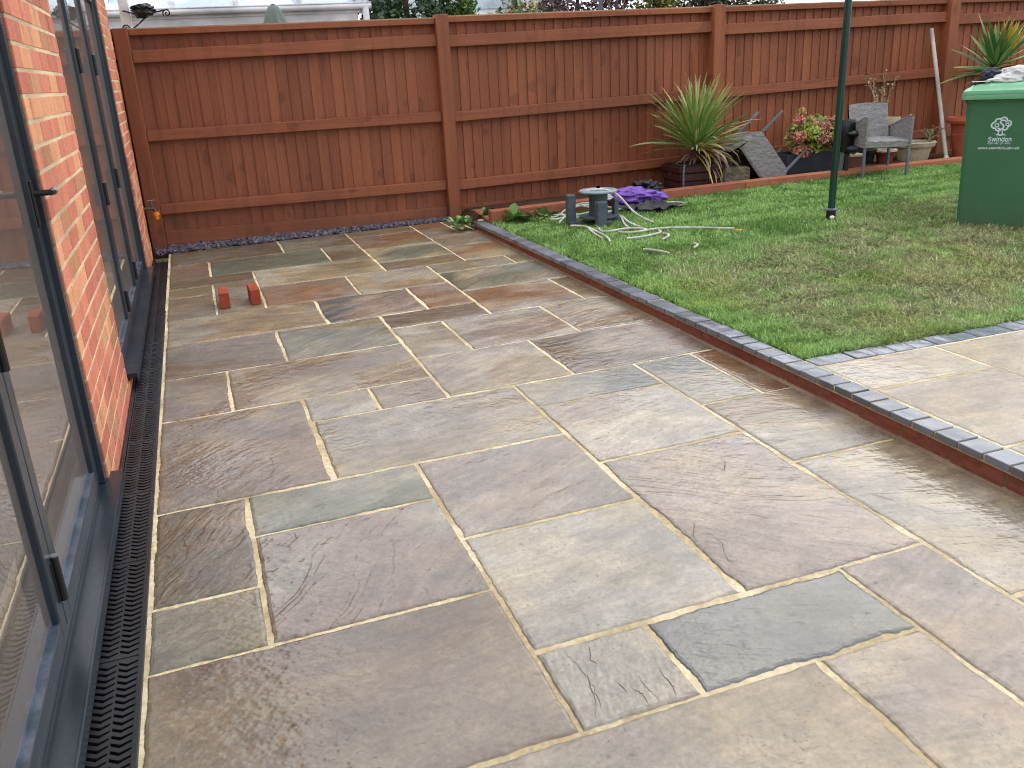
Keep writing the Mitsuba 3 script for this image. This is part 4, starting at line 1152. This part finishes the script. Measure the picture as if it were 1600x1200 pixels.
bo = thing('black_equipment', 'black plastic garden equipment with two rounded pads behind the washing pole', 'equipment')
bp = np.array([5.87, 6.88, 0])
put('body', move(cat(lathe([(0.001, 0.2), (0.03, 0.2), (0.03, 0.47), (0.07, 0.49), (0.085, 0.62), (0.1, 0.7), (0.07, 0.775), (0.001, 0.785)], 20, 1, 0.8)), t=bp + [-0.02, 0.06, 0]), 'mat_black', bo, smooth=40)
for (dx, z) in ((0.0, 0.655), (0.015, 0.52)):
    put('pad', move(trimesh.creation.icosphere(3), np.diag([0.105, 0.075, 0.032]), bp + [dx + 0.01, -0.03, z]), 'mat_trough' if z < .6 else 'mat_black', bo, smooth=True)
put('bar', cat(tube([(5.84, 6.93, 0.5), (5.9, 6.9, 0.47), (5.98, 6.86, 0.53)], 0.016, 8), tube([(5.8, 6.95, 0.27), (5.81, 6.94, 0.5)], 0.02, 8)), 'mat_leg', bo, smooth=40)

sb = thing('concrete_block', 'mossy grey concrete block between the cordyline and the toppled chair', 'block')
m = box(-0.14, 0.14, -0.12, 0.12, 0, 0.17, 0.012).subdivide().subdivide().subdivide()
m.vertices += 0.02 * (meshkit.fbm(m.vertices * 9, 3, 6)[:, None] - 0.5) * np.array([1, 1, 1.0]) + 0.012 * rng.normal(size=m.vertices.shape) * 0.15
put('block', move(m, rotz(FA), (4.86, 7.36, 0.22)), 'mat_concrete', sb)

# ================================================================ BIN
bn = thing('wheeled_bin', 'green wheeled council rubbish bin standing on the lawn', 'bin')
bt = np.array([0.661, -0.751, 0])
bd = np.array([0.751, 0.661, 0])
MB = np.stack([bt, bd, [0, 0, 1.0]], 1)
B0 = np.array([4.956, 4.685, 0.195])


def rrect(w0, w1, d0, d1, r, n=5):
    pts = []
    for cx, cy, a0 in ((w1 - r, d0 + r, -90), (w1 - r, d1 - r, 0), (w0 + r, d1 - r, 90), (w0 + r, d0 + r, 180)):
        for k in range(n):
            a = math.radians(a0 + 90 * k / (n - 1))
            pts.append((cx + r * math.cos(a), cy + r * math.sin(a)))
    return np.array(pts)


def loft(rings):
    n = len(rings[0][0])
    v = np.vstack([np.c_[r, np.full(n, z)] for r, z in rings])
    f = []
    for k in range(len(rings) - 1):
        for s in range(n):
            i, j = k * n + s, k * n + (s + 1) % n
            f += [[i, j, j + n], [i, j + n, i + n]]
    for k, rev in ((0, True), (len(rings) - 1, False)):
        b = k * n
        for s in range(1, n - 1):
            f.append([b, b + s + 1, b + s] if rev else [b, b + s, b + s + 1])
    return trimesh.Trimesh(v, np.array(f), process=False)


BW, BDp = 0.455, 0.5
body = loft([(rrect(0.0, BW - 0.03, 0.0, BDp - 0.1, 0.03), 0.0), (rrect(-0.003, BW - 0.027, -0.003, BDp - 0.09, 0.03), 0.02), (rrect(-0.022, BW - 0.006, -0.03, BDp, 0.035), 0.78), (rrect(-0.026, BW - 0.002, -0.036, BDp, 0.035), 0.815),
             (rrect(-0.034, BW + 0.006, -0.042, BDp + 0.01, 0.03), 0.818), (rrect(-0.036, BW + 0.008, -0.044, BDp + 0.01, 0.03), 0.845)])
put('body', move(body, MB, B0), 'mat_bin', bn, smooth=30)
lid = loft([(rrect(-0.055, BW + 0.027, -0.07, BDp + 0.03, 0.03), 0.838), (rrect(-0.057, BW + 0.029, -0.072, BDp + 0.03, 0.03), 0.862), (rrect(-0.052, BW + 0.024, -0.066, BDp + 0.03, 0.03), 0.868), (rrect(-0.055, BW + 0.027, -0.07, BDp + 0.03, 0.03), 0.872),
            (rrect(-0.05, BW + 0.022, -0.064, BDp + 0.025, 0.03), 0.893), (rrect(-0.03, BW + 0.002, -0.04, BDp, 0.03), 0.898), (rrect(-0.012, BW - 0.016, -0.015, BDp - 0.01, 0.04), 0.918), (rrect(0.01, BW - 0.04, 0.01, BDp - 0.03, 0.05), 0.932),
            (rrect(0.06, BW - 0.09, 0.06, BDp - 0.08, 0.05), 0.94)])
put('lid', move(lid, MB, B0), 'mat_lid', bn, smooth=30)
for xx in (0.03, BW - 0.09):
    put('wheel', move(move(trimesh.creation.cylinder(0.1, 0.05, sections=24), roty(math.pi / 2)), MB, B0 + MB @ np.array([xx, BDp - 0.02, 0.1])), 'mat_rubber', bn, smooth=40)
put('handle', move(tube([(0.02, BDp + 0.05, 0.83), (BW - 0.05, BDp + 0.05, 0.83)], 0.016, 10), MB, B0), 'mat_lid', bn, smooth=40)


def face_at(u, z):
    """A point of the bin's sloping front face, and proud of it by 2 mm."""
    k = z / 0.78
    return np.array([u, -0.003 - 0.027 * k - 0.002, z])


def on_face(flat, thick=0.0015):
    v = np.array(flat.vertices)
    w = np.stack([v[:, 0], -0.003 - 0.027 * v[:, 1] / 0.78 - 0.0012 - v[:, 2], v[:, 1]], 1)
    return move(trimesh.Trimesh(w, flat.faces, process=False), MB, B0)


def text_at(txt, h, u0, u1, z, bold=True):
    m = meshkit.text_mesh(txt, h, 0.0012, bold)
    v = m.vertices
    x0, x1 = v[:, 0].min(), v[:, 0].max()
    v[:, 0] = u0 + (v[:, 0] - x0) * (u1 - u0) / (x1 - x0)
    v[:, 1] += z
    return on_face(trimesh.Trimesh(v, m.faces, process=False))


put('lettering', text_at('Swindon', 0.03, 0.13, 0.268, 0.566), 'mat_print', bn, label='white word Swindon on the front of the bin')
put('lettering', text_at('BOROUGH COUNCIL', 0.0095, 0.132, 0.266, 0.549), 'mat_print', bn, label='small white words BOROUGH COUNCIL on the bin')
put('lettering', text_at('www.swindon.gov.uk', 0.017, 0.075, 0.322, 0.516), 'mat_print', bn, label='white web address www.swindon.gov.uk on the bin')
# the emblem: a tree whose crown is a scalloped cloud with an S through it
lw = 0.0095
blobs = shapely.union_all([shapely.Point(0.198 + dx, 0.675 + dz).buffer(r) for dx, dz, r in ((-0.038, -0.004, 0.024), (-0.02, 0.02, 0.022), (0.012, 0.026, 0.024), (0.038, 0.006, 0.023), (0.02, -0.016, 0.024), (-0.014, -0.02, 0.024), (0, 0, 0.03))])
ring = blobs.difference(blobs.buffer(-lw))
ss = shapely.LineString([(0.222, 0.694), (0.21, 0.703), (0.194, 0.699), (0.19, 0.687), (0.203, 0.676), (0.214, 0.665), (0.211, 0.65), (0.196, 0.644), (0.183, 0.651)]).buffer(lw / 2)
spots = shapely.union_all([shapely.Point(0.172, 0.67).buffer(0.011).boundary.buffer(0.003), shapely.Point(0.232, 0.676).buffer(0.009).boundary.buffer(0.003)])
trunk = shapely.union_all([Polygon([(0.186, 0.646), (0.181, 0.612), (0.189, 0.612), (0.193, 0.646)]), Polygon([(0.208, 0.646), (0.205, 0.646), (0.206, 0.612), (0.214, 0.612)]),
                           Polygon([(0.165, 0.617), (0.18, 0.606), (0.2, 0.602), (0.22, 0.607), (0.236, 0.604), (0.216, 0.617), (0.2, 0.612), (0.18, 0.614)])])
em = shapely.union_all([ring, ss, spots, trunk])
parts = [trimesh.creation.extrude_polygon(g, 0.0012, engine='earcut') for g in getattr(em, 'geoms', [em])]
put('emblem', on_face(cat(*parts)), 'mat_print', bn, label='white line emblem of a tree with an S in its crown')


def blob(r, seed, amp=0.25, f=2.2, sub=4):
    m = trimesh.creation.icosphere(sub)
    q = m.vertices
    k = 1 + amp * (meshkit.fbm(q * f + 3, 2, seed) - 0.5) * 2 - 0.1 * np.abs(np.sin(q[:, 0] * 4 + 5 * meshkit.noise(q * 1.5, seed)))
    m.vertices = q * k[:, None] * np.array(r)
    return m


wc = thing('white_cloth', 'bundled white cloth lying on the lid of the green bin', 'cloth')
put('fold', move(blob((0.13, 0.09, 0.05), 3, 0.3), MB, B0 + MB @ np.array([0.25, 0.17, 0.985])), 'mat_white', wc, smooth=True)
put('fold', move(blob((0.11, 0.07, 0.035), 5, 0.3), MB, B0 + MB @ np.array([0.19, 0.1, 0.955])), 'mat_white', wc, smooth=True)
put('fold', move(blob((0.1, 0.08, 0.045), 7, 0.3), MB, B0 + MB @ np.array([0.36, 0.14, 0.97])), 'mat_white', wc, smooth=True)
nb = thing('navy_cloth', 'dark navy cloth tucked under the white cloth on the bin', 'cloth')
put('fold', move(blob((0.07, 0.07, 0.05), 11, 0.3), MB, B0 + MB @ np.array([0.1, 0.17, 0.98])), 'mat_navy', nb, smooth=True)
kt = thing('paint_scraper', 'small black and white hand tool on the left edge of the bin lid', 'tool')
put('grip', move(box(0.0, 0.07, 0.02, 0.05, 0.927, 0.945, 0.004), MB, B0), 'mat_black', kt)
put('blade', move(box(-0.01, 0.1, 0.016, 0.056, 0.946, 0.951), MB, B0), 'mat_white', kt)

# ================================================================ WASHING POLE
wp = thing('washing_line_pole', 'dark green rotary washing line pole standing in a ground socket', 'pole')
put('pole', tube([(4.404, 5.324, 0.27), (4.418, 5.312, 2.3)], 0.0255, 20), 'mat_pole_green', wp, smooth=40)
put('flange', move(lathe([(0.03, 0.268), (0.05, 0.272), (0.052, 0.28), (0.03, 0.29)], 24), t=(4.404, 5.325, 0)), 'mat_grey_plastic', wp, smooth=40)
put('socket', move(lathe([(0.032, 0.15), (0.034, 0.2), (0.034, 0.268), (0.0, 0.268)], 20), t=(4.404, 5.325, 0)), 'mat_black', wp, smooth=40)
put('cap', move(trimesh.creation.icosphere(2), np.diag([0.02, 0.014, 0.014]), (4.385, 5.285, 0.225)), 'mat_white', wp, smooth=True)

# ================================================================ HOSE REEL
hr = thing('hose_reel', 'grey plastic hose reel standing on the lawn among white hose', 'hose reel')
rc = np.array([3.05, 6.5, 0.15])
put('top_disc', move(lathe([(0.001, 0.252), (0.15, 0.252), (0.158, 0.258), (0.158, 0.266), (0.15, 0.272), (0.03, 0.266), (0.001, 0.266)], 32), t=rc), 'mat_reel_disc', hr, smooth=35)
put('bottom_disc', move(lathe([(0.001, 0.05), (0.15, 0.05), (0.158, 0.056), (0.158, 0.066), (0.001, 0.07)], 32), t=rc), 'mat_grey_plastic', hr, smooth=35)
put('drum', move(lathe([(0.078, 0.07), (0.075, 0.16), (0.078, 0.252)], 24), t=rc), 'mat_grey_plastic', hr, smooth=35)
put('spindle', move(lathe([(0.001, 0.3), (0.014, 0.3), (0.014, 0.266)], 12), t=rc), 'mat_black', hr, smooth=35)
for (px, py, h, w) in ((2.83, 6.56, 0.245, 0.035), (3.0, 6.345, 0.2, 0.042), (3.2, 6.5, 0.19, 0.02)):
    put('leg', cat(box(px - w, px + w, py - 0.03, py + 0.03, 0.13, 0.15 + h, 0.006), box(px - w * 1.02, px + w * 1.02, py - 0.032, py + 0.032, 0.15 + h * 0.55, 0.15 + h * 0.58)), 'mat_grey_plastic', hr)
put('foot', cat(box(2.8, 2.96, 6.5, 6.56, 0.13, 0.18, 0.006), box(2.98, 3.1, 6.33, 6.39, 0.13, 0.19, 0.006)), 'mat_grey_plastic', hr)
hz = thing('garden_hose', 'white garden hose tangled on the lawn around the grey reel', 'hose')
HOSE = [[(2.86, 7.0, 0.16), (2.95, 6.9, 0.165), (3.1, 6.86, 0.17), (3.2, 6.95, 0.19), (3.12, 7.08, 0.2), (2.98, 7.05, 0.18), (2.9, 6.85, 0.165), (2.98, 6.7, 0.165), (3.12, 6.68, 0.17)], [(3.25, 6.75, 0.18), (3.35, 6.9, 0.19), (3.2, 7.05, 0.21), (3.0, 6.95, 0.2), (2.9, 6.72, 0.17)], [(2.774, 6.436, 0.154), (2.84, 6.348, 0.157), (2.842, 6.17, 0.157), (2.818, 5.943, 0.156), (2.743, 5.649, 0.153)], [(2.846, 6.253, 0.157), (2.794, 6.049, 0.155), (2.76, 5.821, 0.15)],
        [(2.908, 6.192, 0.155), (2.927, 6.002, 0.16), (3.026, 6.01, 0.164), (3.109, 5.971, 0.167), (3.162, 5.876, 0.165)],
        [(2.954, 5.934, 0.161), (3.008, 5.841, 0.163), (3.14, 5.835, 0.168), (3.266, 5.816, 0.173), (3.361, 5.743, 0.177), (3.53, 5.567, 0.183), (3.635, 5.423, 0.187)],
        [(2.886, 5.664, 0.159), (2.971, 5.64, 0.162), (3.082, 5.651, 0.166), (3.179, 5.695, 0.17), (3.199, 5.757, 0.171)], [(3.225, 6.678, 0.176), (3.261, 6.538, 0.177), (3.213, 6.341, 0.175), (3.167, 6.11, 0.173), (3.163, 5.982, 0.169)],
        [(3.261, 6.538, 0.173), (3.21, 6.392, 0.171), (3.131, 6.192, 0.168), (3.095, 6.05, 0.163)], [(2.798, 6.921, 0.155), (2.926, 7.0, 0.165), (3.0, 7.05, 0.19), (3.1, 7.05, 0.22), (3.138, 6.8, 0.2)],
        [(2.761, 6.832, 0.154), (2.85, 6.816, 0.157), (2.957, 6.913, 0.165), (2.982, 6.781, 0.17)], [(2.753, 6.62, 0.153), (2.85, 6.75, 0.17), (2.95, 6.8, 0.2)], [(2.953, 7.2, 0.165), (3.101, 7.183, 0.18), (3.232, 7.15, 0.2), (3.294, 7.018, 0.19)],
        [(3.318, 6.792, 0.18), (3.403, 6.81, 0.183), (3.466, 6.797, 0.18)], [(2.921, 6.531, 0.389), (2.97, 6.498, 0.413), (3.035, 6.454, 0.419), (3.109, 6.401, 0.405), (3.169, 6.351, 0.36), (3.216, 6.302, 0.291), (3.257, 6.257, 0.236), (3.306, 6.201, 0.194), (3.355, 6.119, 0.165)],
        [(3.18, 5.651, 0.165), (3.151, 5.523, 0.173), (3.062, 5.457, 0.165)], [(3.167, 5.195, 0.165), (3.129, 5.098, 0.17), (3.093, 5.079, 0.164)], [(2.814, 5.268, 0.152), (2.85, 5.16, 0.158), (2.891, 5.051, 0.153)],
        [(3.85, 6.62, 0.19), (3.93, 6.66, 0.2), (3.92, 6.76, 0.2), (3.85, 6.8, 0.2)]]
for h in HOSE:
    put('loop', tube(spline(h, 26) + [0, 0, 0.012], 0.008, 8), 'mat_hose', hz, smooth=40)
put('nozzle', tube([(3.635, 5.423, 0.187), (3.67, 5.375, 0.187)], [0.009, 0.012], 10), 'mat_orange', hz, smooth=40)

sh = thing('black_sheet', 'crumpled black plastic sheet lying flat on the lawn behind the reel', 'sheet')
u, w = np.meshgrid(np.linspace(0, 1, 40), np.linspace(0, 1, 30), indexing='ij')
c00, c10, c11, c01 = np.array([3.36, 6.86]), np.array([3.62, 6.5]), np.array([3.93, 6.62]), np.array([3.62, 7.2])
XY = ((1 - u) * (1 - w))[..., None] * c00 + (u * (1 - w))[..., None] * c10 + (u * w)[..., None] * c11 + ((1 - u) * w)[..., None] * c01
zz = lawn_z(XY[..., 0], XY[..., 1]) + 0.025 + 0.05 * (meshkit.fbm(np.stack([u * 4, w * 9, u * 0], -1), 4, 8) - 0.3) + 0.025 * (np.abs(u - 0.5) < 0.02)
v = np.concatenate([XY, zz[..., None]], -1).reshape(-1, 3)
i = np.arange(1200).reshape(40, 30)
a, b, c, d = i[:-1, :-1].ravel(), i[1:, :-1].ravel(), i[1:, 1:].ravel(), i[:-1, 1:].ravel()
put('sheet', cat(trimesh.Trimesh(v, np.vstack([np.stack([a, b, c], 1), np.stack([a, c, d], 1)]), process=False), trimesh.Trimesh(v - [0, 0, 0.025], np.vstack([np.stack([a, c, b], 1), np.stack([a, d, c], 1)]), process=False)), 'mat_sheet', sh, smooth=False)
pb = thing('purple_bag', 'crumpled shiny purple bag lying on the black sheet', 'bag')
put('fold', move(blob((0.2, 0.12, 0.075), 21, 0.45, 2.6), rotz(-0.3), (3.6, 7.0, 0.27)), 'mat_purple', pb, smooth=True)
put('fold', move(blob((0.12, 0.09, 0.05), 23, 0.45, 2.6), rotz(-0.5), (3.8, 6.95, 0.25)), 'mat_purple', pb, smooth=True)
wb = thing('white_bag', 'flattened white plastic bag beside the purple bag', 'bag')
put('fold', move(blob((0.12, 0.06, 0.03), 25, 0.4), rotz(0.3), (3.38, 7.05, 0.27)), 'mat_white', wb, smooth=True)
kb = thing('black_bag', 'crumpled black bag behind the purple bag', 'bag')
put('fold', move(blob((0.14, 0.1, 0.08), 27, 0.5, 2.8), rotz(-0.2), (3.83, 7.15, 0.3)), 'mat_bag_black', kb, smooth=True)

# ================================================================ LOOSE BRICKS
for (x0, y0, ang, lab) in ((0.013, 5.675, -0.02, 'left of the two loose red bricks standing on the paving'), (0.205, 5.665, 0.03, 'right of the two loose red bricks standing on the paving')):
    t = thing('loose_brick', lab, 'brick')
    m = box(0, 0.063, 0, 0.205, 0, 0.1, 0.004).subdivide().subdivide()
    m.vertices += 0.0018 * (meshkit.fbm(m.vertices * 60 + x0 * 9, 2, 3)[:, None] - 0.5)
    put('block', move(m, rotz(ang), (x0, y0, slope(x0, y0) + 0.0015)), 'mat_brick_loose', t)

# ================================================================ BEYOND THE FENCE
cv = thing('conservatory', 'white neighbouring conservatory with glass roof behind the fence', 'conservatory')
CD, CE = 11.6, 1.44
zg = 2.18
put('fascia', fbox(-7, CE, CD, CD + 0.1, zg - 0.055, zg + 0.035, 0.005), 'mat_white_frame', cv)
put('gutter', cat(move(tube([(-7, CD - 0.06, zg + 0.02), (CE + 0.04, CD - 0.06, zg + 0.02)], 0.038, 14), rotz(FA)), fbox(-7, CE + 0.04, CD - 0.1, CD, zg + 0.045, zg + 0.06, 0.003)), 'mat_white_frame', cv, smooth=40)
put('downpipe', move(tube([(CE - 0.03, CD - 0.06, 0), (CE - 0.03, CD - 0.06, zg)], 0.04, 12), rotz(FA)), 'mat_white_frame', cv, smooth=40)
put('wall', fbox(-7, CE - 0.12, CD + 0.02, CD + 0.12, 0, zg - 0.05), 'mat_white_frame', cv)
for k in range(9):
    s0 = -7.6 + k * 1.0
    w = put('window', fbox(s0 + 0.06, s0 + 0.94, CD - 0.01, CD + 0.019, 0.8, zg - 0.2), 'mat_white_frame', cv)
    put('pane', fbox(s0 + 0.12, s0 + 0.88, CD - 0.016, CD - 0.011, 0.86, zg - 0.28), 'mat_roof_glass', w)
rv = np.array([fp(-7, CD, zg + 0.06), fp(CE, CD, zg + 0.06), fp(-0.3, CD + 2.4, zg + 1.25), fp(-7, CD + 2.4, zg + 1.25)])
put('roof', cat(trimesh.Trimesh(rv, [[0, 1, 2], [0, 2, 3]], process=False), trimesh.Trimesh(rv - [0, 0, 0.03], [[0, 2, 1], [0, 3, 2]], process=False), trimesh.Trimesh(np.array([rv[1], fp(CE, CD + 4.8, zg + 0.06), rv[2]]), [[0, 1, 2]], process=False)), 'mat_roof_glass', cv)
for k in range(13):
    s0 = -7.3 + 0.72 * k
    top = fp(min(s0, -0.3), CD + 2.4, zg + 1.28)
    bot = fp(s0, CD - 0.01, zg + 0.085)
    put('roof_bar', tube([bot, bot + (top - bot) * min(1, 1.0)], 0.022, 8), 'mat_white_frame', cv)
    put('bar_end', move(trimesh.creation.icosphere(1), np.diag([0.05, 0.03, 0.045]), bot + [0, -0.01, 0.02]), 'mat_white_frame', cv)
put('hip_bar', tube([rv[1] + [0, 0, .02], rv[2] + [0, 0, .04]], 0.035, 8), 'mat_white_frame', cv)

pr = thing('closed_parasol', 'closed grey-green garden parasol standing behind the fence', 'parasol')
prof, n = [(0.012, 2.07), (0.05, 2.055), (0.075, 2.01), (0.095, 1.94), (0.115, 1.88), (0.118, 1.872), (0.09, 1.875), (0.085, 1.85), (0.09, 1.6), (0.06, 1.0)], 32
m = lathe(prof, 40)
a = np.arctan2(m.vertices[:, 1], m.vertices[:, 0])
k = 1 + 0.12 * np.sin(a * 8) * sms(2.06, 1.9, m.vertices[:, 2])
m.vertices[:, :2] *= k[:, None]
m.vertices[:, 2] += 0.018 * np.sin(a * 4) * (np.abs(m.vertices[:, 2] - 1.875) < 0.012)
pc_ = onp = fp(0.26, 9.35, 0)
put('canopy', move(m, t=pc_), 'mat_parasol', pr, smooth=40)
put('pole', move(tube([(0, 0, -0.1), (0, 0, 2.08)], 0.02, 10), t=pc_), 'mat_leg', pr, smooth=40)

wk = thing('bracket_post', 'white post with black scroll ironwork at the house end of the fence', 'bracket')
b0 = fp(-0.98, 8.55, 0)
put('post', move(box(-0.05, 0.03, 0, 0.06, 0, 2.6, 0.004), rotz(FA), b0), 'mat_white_frame', wk)


def scroll(cx, cz, r, turns=1.6, s=1):
    t = np.linspace(0.15, 1, 26)
    return np.stack([cx + s * r * t * np.cos(turns * 2 * np.pi * t), 0 * t - 0.03, cz + r * t * np.sin(turns * 2 * np.pi * t)], 1)


iron = [tube(scroll(-0.01, 1.86, 0.035), 0.006, 6), tube(scroll(0.33, 1.97, 0.035), 0.006, 6), tube([(-0.02, -.03, 2.0), (0.12, -.03, 1.96), (0.34, -.03, 2.0)], 0.007, 6), tube([(0.0, -.03, 1.83), (0.1, -.03, 1.9), (0.2, -.03, 1.98)], 0.006, 6)]
put('scroll', move(cat(*iron), rotz(FA), b0), 'mat_black', wk)
put('basket', move(blob((0.1, 0.08, 0.06), 33, 0.4), rotz(FA), b0 + [0.14, -0.03, 2.0]), 'mat_black', wk, smooth=50)

# plants and trees behind the fence
def tree(name, label, s, d, z0, z1, rs, rd, n, size, cols, seed, shape='round', catg='tree'):
    g = np.random.default_rng(seed)
    t = thing(name, label, catg)
    base = fp(s, d, -0.1)
    put('trunk', tube([base, base + [0.02, 0, (z1) * 0.6], base + [0, 0, z1 * 0.9]], [0.07, 0.045, 0.015], 8), 'mat_bark', t)
    cl = []
    nc = 46
    for _ in range(nc):
        q = g.normal(size=3)
        q /= np.linalg.norm(q)
        q *= g.uniform(0.45, 1.0)
        if shape == 'cone':
            h = (q[2] + 1) / 2
            q[:2] *= (1.15 - h)
        cl.append(fp(s, d, (z0 + z1) / 2) + FD * q[0] * rs + FN * q[1] * rd + np.array([0, 0, q[2] * (z1 - z0) / 2]))
        if _ % 5 == 0:
            mid = np.array([base[0], base[1], min(cl[-1][2] - 0.2, z1 * 0.85)])
            put('branch', tube([mid, (mid + cl[-1]) / 2 + [0, 0, 0.05], cl[-1]], [0.025, 0.015, 0.008], 5), 'mat_bark', t)
    cl = np.array(cl)
    cr = min(rs, rd, (z1 - z0) / 2) * 0.38
    k = g.integers(0, nc, n)
    cen = cl[k] + g.normal(size=(n, 3)) * cr * 0.6
    lm, lc = leaves(cen, size, cols, 0.35, seed)
    tone = (0.7 + 0.6 * g.random(nc))[k]
    put('crown', lm, 'mat_leaf', t, color=lc * np.repeat(tone, 5)[:, None])


tree('conifer', 'dense dark green conifer right of the white conservatory', 1.98, 12.1, 0.3, 3.6, 0.56, 0.6, 9000, 0.045, [(58, 82, 56), (70, 98, 66), (44, 66, 46), (86, 116, 78)], 51)
tree('cypress', 'bright green cypress between the dark conifer and the white gap', 2.66, 11.9, 0.3, 3.1, 0.26, 0.35, 6000, 0.034, [(86, 116, 50), (104, 134, 58), (68, 96, 44)], 52, 'cone')
tree('variegated_bush', 'thin cream and green bush left of the purple shrub', 3.38, 11.8, 0.5, 2.8, 0.3, 0.4, 1500, 0.035, [(120, 140, 92), (170, 178, 130), (96, 118, 74), (186, 160, 96)], 53, catg='bush')
tree('purple_shrub', 'large dusky purple shrub behind the middle of the fence', 4.3, 12, 0.3, 2.85, 0.88, 0.6, 9000, 0.042, [(96, 74, 78), (118, 94, 96), (78, 60, 66), (140, 116, 112)], 54, catg='shrub')
tree('yellow_green_bush', 'yellow-green bush right of the purple shrub', 5.42, 12, 0.3, 2.75, 0.42, 0.5, 4500, 0.04, [(128, 132, 62), (150, 150, 80), (104, 112, 58), (88, 98, 56)], 55, catg='bush')
tree('dark_hedge', 'dark bare-twigged hedge behind the right part of the fence', 6.6, 12.2, 0.3, 2.75, 0.9, 0.6, 7000, 0.04, [(66, 72, 56), (84, 84, 66), (56, 60, 50), (96, 88, 76)], 56, catg='hedge')
tree('far_hedge', 'green hedge behind the far right end of the fence', 11.6, 11.2, 0.3, 2.5, 1.3, 0.6, 7000, 0.045, [(70, 84, 56), (92, 100, 70), (58, 66, 48)], 57, catg='hedge')
mp = thing('metal_post', 'thin grey metal post in front of the purple shrub', 'post')
put('shaft', move(tube([(0, 0, 0), (0, 0, 2.06)], 0.022, 10), t=fp(3.71, 9.6, 0)), 'mat_leg', mp, smooth=40)
put('cap', move(trimesh.creation.icosphere(2), np.diag([0.03, 0.03, 0.02]), fp(3.71, 9.6, 2.06)), 'mat_metal', mp, smooth=True)
ss_ = thing('garden_shed', 'pale grey-blue shed roof showing over the fence near the washing pole', 'shed')
put('wall', fbox(6.6, 7.6, 10.3, 11.3, 0, 1.8), 'mat_bark', ss_)
put('roof', move(tube([(6.55, 10.8, 1.8), (7.65, 10.8, 1.8)], 0.2, 16), rotz(FA)), 'mat_reel_disc', ss_, smooth=40)
wh = thing('white_house', 'white rendered neighbouring house glimpsed between the cypress and the bush', 'house')
put('wall', fbox(3.2, 6.6, 19, 25, -0.1, 5.0), 'mat_white_frame', wh)
rf = np.array([[3.0, 18.7, 5.0], [6.8, 18.7, 5.0], [6.8, 25.3, 5.0], [3.0, 25.3, 5.0], [3.0, 22, 6.8], [6.8, 22, 6.8]])
put('roof', move(trimesh.Trimesh(rf, [[0, 1, 5], [0, 5, 4], [2, 3, 4], [2, 4, 5], [0, 4, 3], [1, 2, 5], [0, 2, 1], [0, 3, 2]], process=False), rotz(FA)), 'mat_roof_tile', wh)
put('window', fbox(4.2, 5.4, 18.97, 18.995, 2.6, 3.8), 'mat_roof_glass', wh)

STONE_TABLE = mi.Float(np.array(STONES, np.float32).ravel())
